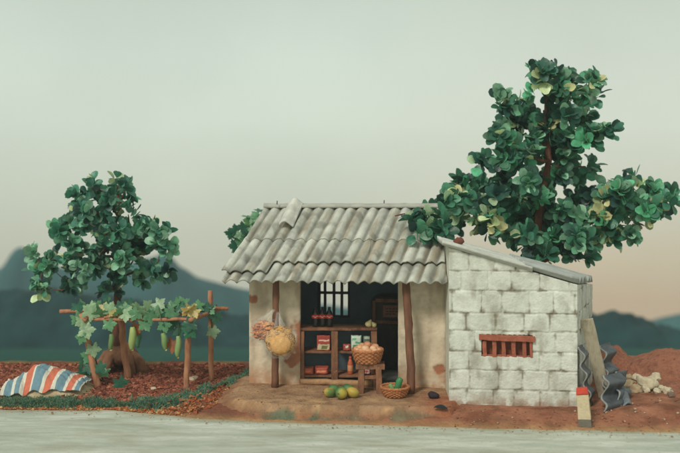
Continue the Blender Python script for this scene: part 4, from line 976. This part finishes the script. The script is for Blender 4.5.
def vpath(pts, r): t.tube([Vector(p) for p in pts], r, 6, rough=.2)
t.cur = lc(74, 96, 62)
vpath([st_, P(97, 365, .35), P(92, 345, .25), P(84, 325, .2), P(80, 313, .25), P(95, 312, .3), P(118, 309, .4), P(140, 312, .3), P(165, 307.5, .4), P(190, 310, .3), P(208, 307, .7), P(217, 305, .7)], .014)
vpath([P(140, 312, .3), P(150, 318, .1), P(170, 317, .15), P(190, 318, .1), P(191, 330, .03)], .010); vpath([P(208, 307, .7), P(212, 320, .68), P(211, 335, .66)], .010); vpath([st_, P(90, 372, .35), P(84, 360, .4)], .010)
t.build('stem', M['leaf'], vine)
lv = MB(); r_ = random.Random(14)
PALE, MID, DK, YEL, BRN = (156, 188, 146), (98, 152, 108), (52, 106, 82), (190, 174, 108), (164, 96, 54)
VL = [(84, 303, .3, MID), (78, 306, .5, DK), (90, 306, .2, PALE), (97, 307, .4, MID), (82, 321, .05, PALE), (86, 330, -.02, PALE), (77, 318, .1, MID), (93, 349, .12, PALE), (89, 356, .15, MID), (103, 309, .3, YEL), (110, 309, .15, PALE), (109, 324, .0, MID), (118, 306, .5, DK), (119, 313, .05, MID), (128, 309, .3, YEL),
      (138, 308, .05, PALE), (136, 313, -.05, MID), (145, 324, -.05, MID), (143, 314, .0, PALE), (155, 312, .1, MID), (158, 304, .2, PALE), (165, 312, .15, DK), (164, 325, .02, MID), (170, 324, .1, DK), (176, 303, .4, MID), (181, 307, .3, DK), (184, 304, .4, MID), (190, 307, .05, YEL), (194, 311, .02, YEL), (187, 310, .1, (180, 150, 80)), (190, 324, -.06, DK), (190, 331, -.05, (40, 110, 74)),
      (205, 307, .6, DK), (216, 316, .6, DK), (213, 331, .58, PALE), (209, 309, .6, MID), (88, 367, .3, DK), (100, 367, .1, DK), (84, 372, .35, DK), (80, 379, .3, DK), (104, 371, .3, MID), (120, 383, .0, DK), (86, 360, .4, DK), (137, 327, .1, BRN), (173, 344, .2, BRN), (174, 322, .2, DK), (151, 308, .35, DK), (171, 307, .3, MID), (124, 308, .2, MID), (114, 312, .1, YEL), (90, 313, .05, PALE), (100, 314, .1, MID), (126, 314, .0, PALE), (131, 305, .4, DK), (148, 306, .3, PALE), (150, 316, .0, MID), (160, 314, .05, PALE), (172, 313, .1, MID), (199, 306, .5, MID), (81, 337, -.02, MID), (107, 303, .5, DK), (178, 330, .15, DK)]
for (px, py, Y, c_) in VL:
    q = P(px, py, Y); L = r_.uniform(.22, .30); dn = py > 315
    d = Vector((r_.gauss(0, .5), -.25 + r_.gauss(0, .2), -1 if dn else r_.uniform(-.5, .35))).normalized(); nn = Vector((r_.gauss(0, .35), -1, r_.uniform(.2, .8) if dn else r_.uniform(.35, 1.2)))
    cc = Vector(lc(*c_)) * r_.uniform(.85, 1.12); lv.leaf(q - d * L * .4, d, nn, L, L * r_.uniform(.95, 1.1), tuple(cc), .5, .25, lobed=True)
lv.build('leaves', M['leaf'], vine)
for (px, y0, y1, Y, r, c_, lab) in ((111, 334, 350, .3, .055, (108, 136, 84), 'short dull green gourd hanging in front of the tree trunk'), (132.3, 327, 350, .0, .072, (150, 168, 100), 'biggest pale green gourd hanging by the second post'), (138.3, 329, 347.5, .3, .055, (70, 118, 84), 'darker green gourd right behind the biggest gourd'),
        (164, 333, 350, .1, .058, (120, 150, 92), 'tilted green gourd hanging below the middle of the pergola'), (178, 336, 357.5, .1, .06, (128, 156, 100), 'longest hanging gourd with a pale blossom end')):
    a, c = P(px - (1.5 if px == 164 else 0), y0, Y), P(px + (2 if px == 164 else 0), y1, Y); o = thing('gourd', a, lab, 'gourd', 'gourds hanging under the pergola'); t = MB()
    n = 14; t.tube([lerp(a, c, i / n) + Vector((.012 * math.sin(i * .4), 0, 0)) for i in range(n + 1)], [r * (.25 + .8 * math.sin(math.pi * min(1, .08 + .9 * i / n)) ** .6) for i in range(n + 1)], 14, rough=.15, tint=lc(*c_)); t.build('fruit', M['fruit'], o)
    t = MB(); t.tube([a + Vector((0, 0, -.01)), a + Vector((.008, 0, .10)), P(px, 316, Y)], .009, 6, tint=lc(84, 104, 62)); t.build('stalk', M['leaf'], o)
    if y1 - y0 != 18.5: t = MB(); t.blob(c, (.025, .025, .022), .3, 3, 10, 7, tint=lc(226, 204, 150)); t.build('blossom_end', M['fruit'], o)

# ------------------------------------------------------------------ trees
def rosette_cloud(mb, c, rad, n, r_, L0, L1, pal, lobed=False, flat=.8):
    """leaves set round the tips of twigs inside one clump, all pointing outward and up"""
    tips = [c + Vector((r_.uniform(-1, 1), r_.uniform(-1, 1) * 1.0, r_.uniform(-.8, .8))) * rad * .66 for _ in range(max(2, n // 7))]
    base = r_.random()
    for tip in tips:
        ax = ((tip - c) / rad + Vector((r_.gauss(0, .35), r_.gauss(0, .35) - .6, .5))).normalized()
        s1 = ax.orthogonal().normalized(); s2 = ax.cross(s1); k0 = r_.uniform(0, 6.3); m = r_.randint(6, 9)
        shade = pal(r_, base)
        for k in range(m):
            a = k0 + 2.4 * k; el = .25 + .95 * k / m; d = (s1 * math.cos(a) + s2 * math.sin(a)) * math.cos(el) + ax * math.sin(el)
            L = r_.uniform(L0, L1); cc = pal(r_, base) if r_.random() < .35 else shade
            nn = ax + Vector((r_.gauss(0, .42), r_.gauss(0, .42), r_.gauss(0, .42))); tip_ = tip + Vector((r_.gauss(0, .03), r_.gauss(0, .03), r_.gauss(0, .04)))
            mb.leaf(tip_ + d * L * .12 - ax * .03 * k / m, d, nn, L, L * r_.uniform(.78, .98), tuple(Vector(a_ * b_ for a_, b_ in zip(lc(*cc), (1.38, 1.24, 1.18))) * r_.uniform(.65, 1.8)), .25, r_.uniform(-.1, .45), lobed)
def tree(name, label, trunk, rad, clumps, cr, dY, leafn, L0, L1, pal, seed, bark='bark', limb_r=.03, lift=None):
    """trunk: world points; clumps: (px, py[, scale[, Y]]) seen in the photograph, given depth by dY"""
    r_ = random.Random(seed); root = thing(name, trunk[0], label, 'tree'); t = MB(); cv = MB()
    n = len(trunk); t.tube(trunk, [lerp(rad, rad * .22, (i / (n - 1)) ** .8) for i in range(n)], 12, rough=.35)
    joints = [(p, i) for i, p in enumerate(trunk)]; pts = []
    for cl in clumps:
        px, py = cl[0], cl[1]; sc_ = cl[2] if len(cl) > 2 else 1; Y = cl[3] if len(cl) > 3 else dY(px, py, r_); pts.append((P(px, py, Y), sc_))
    tw = MB()
    hubs = [(p, .6 * rad) for p, _ in joints[max(1, n // 3):]]
    for (q, sc_) in sorted(pts, key=lambda e: min((e[0] - h[0]).length for h in hubs)):
        best = min(hubs, key=lambda h: (q - h[0]).length + .9 * max(0, h[0].z - q.z + .12)); a = best[0]; r0 = min(best[1], limb_r * 1.6)
        mid = lerp(a, q, .5) + Vector((r_.gauss(0, .05), r_.gauss(0, .05), -.06 * (q - a).length)); e = lerp(a, q, .92)
        path = [a, lerp(a, mid, .5) + Vector((0, 0, -.02)), mid, lerp(mid, e, .5) + Vector((0, 0, .02)), e]
        t.tube(path, [r0, r0 * .9, r0 * .78, r0 * .66, r0 * .5], 7, rough=.3); hubs.append((e, max(.012, r0 * .66)))
        if sc_ > 0: rosette_cloud(cv, q, cr * sc_ * r_.uniform(.9, 1.1), int(leafn * sc_ ** 1.6), r_, L0, L1, pal)
    t.build('trunk', M[bark], root); cv.build('crown', M['leaf'], root); return root
def pal_r(r_, b):
    x = r_.random()
    if x < .07 + .22 * (b > .86): return r_.choice([(160, 182, 140), (148, 178, 146), (182, 186, 142)])
    if x < .36: return r_.choice([(92, 150, 120), (84, 138, 112), (74, 146, 112), (104, 148, 124)])
    if x < .76: return r_.choice([(58, 112, 90), (50, 102, 84), (64, 118, 94), (44, 96, 76)])
    return r_.choice([(40, 78, 70), (34, 66, 62), (46, 88, 76)])
ZR = [(310, 45), (290, 55), (335, 50), (300, 82), (330, 75), (395, 78), (412, 98, .6), (372, 102), (228, 108), (248, 132), (228, 152), (205, 185, .8), (325, 150), (300, 178), (345, 170), (390, 158), (408, 195), (430, 185, .8), (275, 155), (270, 185), (365, 125),
      (235, 200), (165, 245, .8), (198, 252), (222, 225), (265, 232), (345, 232), (330, 252), (370, 275), (312, 285), (400, 252, .6), (355, 205), (300, 215), (320, 195), (265, 284, .35), (212, 294), (165, 300), (132, 296), (92, 322), (38, 388), (62, 378), (34, 362, .7), (105, 362), (130, 345), (178, 372), (200, 392), (240, 328), (300, 328), (310, 362), (270, 355), (330, 395), (380, 330), (390, 382), (432, 348), (440, 318), (462, 312), (500, 288), (522, 312), (556, 326, .8), (572, 326, .4), (535, 360), (492, 362), (466, 395), (430, 398), (385, 415), (320, 425), (345, 440), (262, 418), (240, 395), (270, 390), (350, 352), (410, 318), (375, 440), (400, 425, .7), (290, 300), (200, 330), (160, 330), (470, 345), (512, 345), (300, 445), (415, 370), (370, 370), (225, 360), (75, 350, .8)]
CR = [(400 + c[0] / 2.107, 45 + c[1] / 2.107, *(c[2:])) for c in ZR]
CR = [(538 + (x - 538) * .975, 215 + (y - 215) * .955, *k) for (x, y, *k) in CR]
def dYr(px, py, r_):
    if py > 222: return r_.uniform(.55, 1.9) if px > 465 else r_.uniform(-.55, .0)
    return 1.6 + r_.uniform(-1, 1) * (.9 if py > 170 else .6)
tb = gp(537, 372, 0); trunk = [Vector((P(538, 300, 1.6).x, 1.6, gz(3.9, 1.6) - .05))] + [P(x, y, 1.6) for x, y in ((537, 300), (536, 262), (538, 225), (543, 190), (549, 160), (546, 120), (547, 85))]
tree('broadleaf_tree', 'tall tree with round blue green leaves rising behind the white shed', trunk, .17, CR, .275, dYr, 36, .22, .30, pal_r, 31)
def pal_l(r_, b):
    x = r_.random()
    if x < .07: return r_.choice([(150, 176, 136), (164, 180, 140)])
    if x < .40: return r_.choice([(98, 150, 124), (86, 140, 116), (80, 146, 118), (108, 154, 130)])
    if x < .78: return r_.choice([(60, 116, 96), (52, 104, 88), (66, 120, 98), (48, 100, 84)])
    return r_.choice([(42, 80, 74), (36, 68, 66), (48, 90, 80)])
ZA = [(225, 35), (190, 68), (232, 72), (205, 105), (190, 55, .7), (125, 178), (158, 168), (105, 188, .8), (150, 150, .7), (45, 275, .8), (60, 308), (45, 335), (50, 395), (68, 400, .8), (80, 325, .7), (120, 285), (150, 315), (162, 245, .6), (200, 268), (205, 305), (240, 290), (175, 345), (138, 402, .8), (160, 382), (225, 152), (240, 200), (215, 185), (250, 120), (190, 130), (190, 300), (225, 320)]
ZB_ = [(125, 30), (150, 45), (140, 65), (100, 80), (110, 120), (162, 128), (80, 170), (120, 180), (178, 175), (232, 160), (250, 190), (298, 208), (300, 235), (278, 252), (200, 262), (240, 235), (180, 230), (75, 225), (70, 262), (130, 258), (100, 278), (140, 290), (60, 310), (40, 330), (240, 330), (222, 352), (265, 345), (200, 330, .7), (108, 388), (128, 345), (160, 325), (100, 408, .8), (265, 175), (90, 200), (150, 210), (215, 190), (285, 330, .7)]
CL = [(20 + c[0] / 3.233, 170 + c[1] / 3.236, *(c[2:])) for c in ZA] + [(80 + c[0] / 3.238, 170 + c[1] / 3.236, *(c[2:])) for c in ZB_]
CL = [(103 + (x - 103) * .925, 250 + (y - 250) * .90, *k) for (x, y, *k) in CL]
base = Vector((P(121, 370, 1.55).x, 1.55, gz(-4.7, 1.55) - .02))
trunk = [base + Vector((0, 0, .35)), P(117, 335, 1.55), P(116, 312, 1.55), P(118, 290, 1.5), P(121, 268, 1.55), P(124, 245, 1.5), P(119, 215, 1.55), P(118, 192, 1.55)]
lt = tree('broadleaf_tree', 'smaller tree with round blue green leaves behind the pergola', trunk, .12, CL, .20, lambda px, py, r_: 1.5 + r_.uniform(-.7, .7), 22, .18, .245, pal_l, 33)
# its raised root mound: thick roots arching down, hollow between the front ones
rt = MB(); ctr = base + Vector((0, 0, .36)); rt.blob(ctr + Vector((0, .05, .05)), (.34, .30, .24), .2, 3, 22, 14)
for (a, rl, r) in ((-.15, .50, .13), (.35, .50, .10), (3.3, .46, .14), (2.7, .5, .10), (-.75, .40, .11), (3.85, .40, .12), (1.2, .4, .12), (1.9, .4, .12), (-2.9, .62, .07)):
    d = Vector((math.cos(a), math.sin(a), 0)); rt.tube([ctr + d * .12 + Vector((0, 0, .05)), ctr + d * .28 + Vector((0, 0, .02)), ctr + d * rl * .85 + Vector((0, 0, -.14)), ctr + d * rl + Vector((0, 0, -.40))], [r, r * 1.05, r, r * .95], 10, rough=.3)
rt.build('roots', M['root'], lt)
# young tree with lobed leaves behind the left end of the roof
bx = P(262, 260, 2.9); tk = [Vector((bx.x, 2.9, gz(bx.x, 2.9) - .05)), P(263, 300, 2.9), P(262, 258, 2.9), P(258, 232, 2.8), P(258, 216, 2.75)]
yt = thing('young_tree', tk[0], 'slender young tree with bright lobed leaves peeping out behind the left end of the roof', 'tree')
t = MB(); t.tube(tk, [.07, .06, .05, .035, .02], 8, rough=.3); t.tube([P(261, 250, 2.85), P(250, 240, 2.8), P(236, 236, 2.75)], [.03, .022, .012], 6); t.tube([P(258, 232, 2.8), P(248, 226, 2.8), P(238, 230, 2.75)], [.025, .02, .01], 6); t.build('trunk', M['bark'], yt)
t = MB(); r_ = random.Random(8)
for (px, py, c_) in ((260, 210, DK), (257, 215, MID), (253, 218, MID), (248, 221, (120, 170, 110)), (256, 222, PALE), (250, 227, MID), (244, 228, DK), (236, 231, DK), (231, 234, DK), (240, 234, MID), (246, 235, DK), (235, 246, DK), (239, 242, MID), (237, 250, (60, 130, 90)), (254, 230, MID), (245, 240, MID), (259, 225, DK), (252, 238, DK), (247, 216, MID)):
    L = r_.uniform(.22, .30); d = Vector((r_.gauss(-.3, .5), -.3, r_.uniform(-.9, .3))).normalized(); q = P(px, py, 2.75 + r_.uniform(-.15, .15)); t.leaf(q - d * L * .4, d, (r_.gauss(0, .4), -1, r_.uniform(.2, .9)), L, L, tuple(Vector(lc(*c_)) * r_.uniform(.85, 1.15)), .5, .25, True)
t.build('crown', M['leaf'], yt)

# ------------------------------------------------------------------ air, light, sky, camera
EL, AZ = R(43), R(-30)      # sun: high, in front of the shop and to the left
sd_ = Vector((math.sin(AZ) * math.cos(EL), -math.cos(AZ) * math.cos(EL), math.sin(EL)))
sun = bpy.data.lights.new('sun', 'SUN'); sun.energy = 2.1; sun.angle = R(14); sun.color = (1.0, .94, .84)
so = bpy.data.objects.new('sun', sun); COL.objects.link(so); so.rotation_euler = (-sd_).to_track_quat('-Z', 'Y').to_euler(); so.location = sd_ * 60
wd = bpy.data.worlds.new('World'); sc.world = wd; wd.use_nodes = True; nt = wd.node_tree; N, Lk = nt.nodes, nt.links; bg = N['Background']; wo = N['World Output']
sky = N.new('ShaderNodeTexSky'); sky.sky_type = 'NISHITA'; sky.sun_disc = False; sky.sun_elevation = EL; sky.sun_rotation = math.atan2(sd_.x, sd_.y)
bg.inputs['Strength'].default_value = .06; Lk.new(sky.outputs[0], bg.inputs['Color'])
tc = N.new('ShaderNodeTexCoord'); sx = N.new('ShaderNodeSeparateXYZ'); Lk.new(tc.outputs['Generated'], sx.inputs[0])
def mrange(src, a, b, c, d):
    m = N.new('ShaderNodeMapRange'); m.inputs[1].default_value = a; m.inputs[2].default_value = b; m.inputs[3].default_value = c; m.inputs[4].default_value = d; m.interpolation_type = 'SMOOTHSTEP'; Lk.new(src, m.inputs[0]); return m.outputs[0]
OV = ((-.20, (184, 186, 166)), (-.10, (197, 197, 177)), (-.04, (208, 213, 194)), (.03, (216, 226, 211)), (.10, (213, 225, 210)), (.18, (201, 213, 198)), (1.0, (206, 212, 204)))
def sramp(stops): return ramp(nt, [((p + .2) / 1.2, lin(c)) for p, c in stops])
f = mrange(sx.outputs['Z'], -.2, 1, 0, 1); N[-1].interpolation_type = 'LINEAR'
r1 = sramp(OV); Lk.new(f, r1.inputs[0])
r2 = sramp(((-.20, (190, 166, 136)), (-.135, (196, 174, 144)), (-.095, (207, 193, 165)), (-.04, (214, 213, 192)), (.03, (219, 226, 210)), (.18, (202, 213, 198)), (1.0, (206, 212, 204)))); Lk.new(f, r2.inputs[0])
mx = N.new('ShaderNodeMix'); mx.data_type = 'RGBA'; Lk.new(mrange(sx.outputs['X'], -.05, .2, 0, 1), mx.inputs[0]); Lk.new(r1.outputs[0], mx.inputs[6]); Lk.new(r2.outputs[0], mx.inputs[7])
cn = N.new('ShaderNodeTexNoise'); cn.inputs['Scale'].default_value = 5; cn.inputs['Detail'].default_value = 5; Lk.new(tc.outputs['Generated'], cn.inputs['Vector'])
cl = mrange(cn.outputs['Fac'], .3, .7, .96, 1.03)
bk = mrange(sx.outputs['Y'], .35, -.5, 1.0, 1.12)
mu = N.new('ShaderNodeMath'); mu.operation = 'MULTIPLY'; Lk.new(cl, mu.inputs[0]); Lk.new(bk, mu.inputs[1])
bg2 = N.new('ShaderNodeBackground'); Lk.new(mx.outputs[2], bg2.inputs['Color']); Lk.new(mu.outputs[0], bg2.inputs['Strength'])
ms = N.new('ShaderNodeMixShader'); ms.inputs[0].default_value = .92; Lk.new(bg.outputs[0], ms.inputs[1]); Lk.new(bg2.outputs[0], ms.inputs[2]); Lk.new(ms.outputs[0], wo.inputs['Surface'])
# haze
hz = MB(); x0, x1, y0, y1, z0, z1 = -185, 185, -70, 190, -64, 9.0
hz.add([(x0, y0, z0), (x1, y0, z0), (x1, y1, z0), (x0, y1, z0), (x0, y0, z1), (x1, y0, z1), (x1, y1, z1), (x0, y1, z1)], [(0, 3, 2, 1), (4, 5, 6, 7), (0, 1, 5, 4), (1, 2, 6, 5), (2, 3, 7, 6), (3, 0, 4, 7)])
hm = bpy.data.materials.new('haze'); hm.use_nodes = True; hn = hm.node_tree; hn.nodes.remove(hn.nodes['Principled BSDF']); pv = hn.nodes.new('ShaderNodeVolumePrincipled')
pv.inputs['Color'].default_value = (.80, .93, .95, 1); pv.inputs['Density'].default_value = .0008; hn.links.new(pv.outputs[0], hn.nodes['Material Output'].inputs['Volume'])
tag(hz.build('haze', hm, smooth=False), kind='stuff')
cam = bpy.data.cameras.new('camera'); co = bpy.data.objects.new('camera', cam); COL.objects.link(co); co.location = (0, -DIST, EYE); co.rotation_euler = (R(90), 0, 0)
cam.sensor_width = 36; cam.lens = 36 * (DIST / PXM) / 680; cam.shift_y = -(226.5 - HZ) / 680; cam.clip_end = 1000; cam.clip_start = .1
cam.dof.use_dof = True; cam.dof.focus_distance = DIST - .5; cam.dof.aperture_fstop = (cam.lens / 1000) / .15
sc.camera = co
sc.view_settings.view_transform = 'Standard'; sc.view_settings.look = 'None'; sc.view_settings.exposure = 0; sc.view_settings.gamma = 1
sc.cycles.use_denoising = True; sc.cycles.volume_bounces = 1; sc.cycles.max_bounces = 6; sc.cycles.transparent_max_bounces = 12
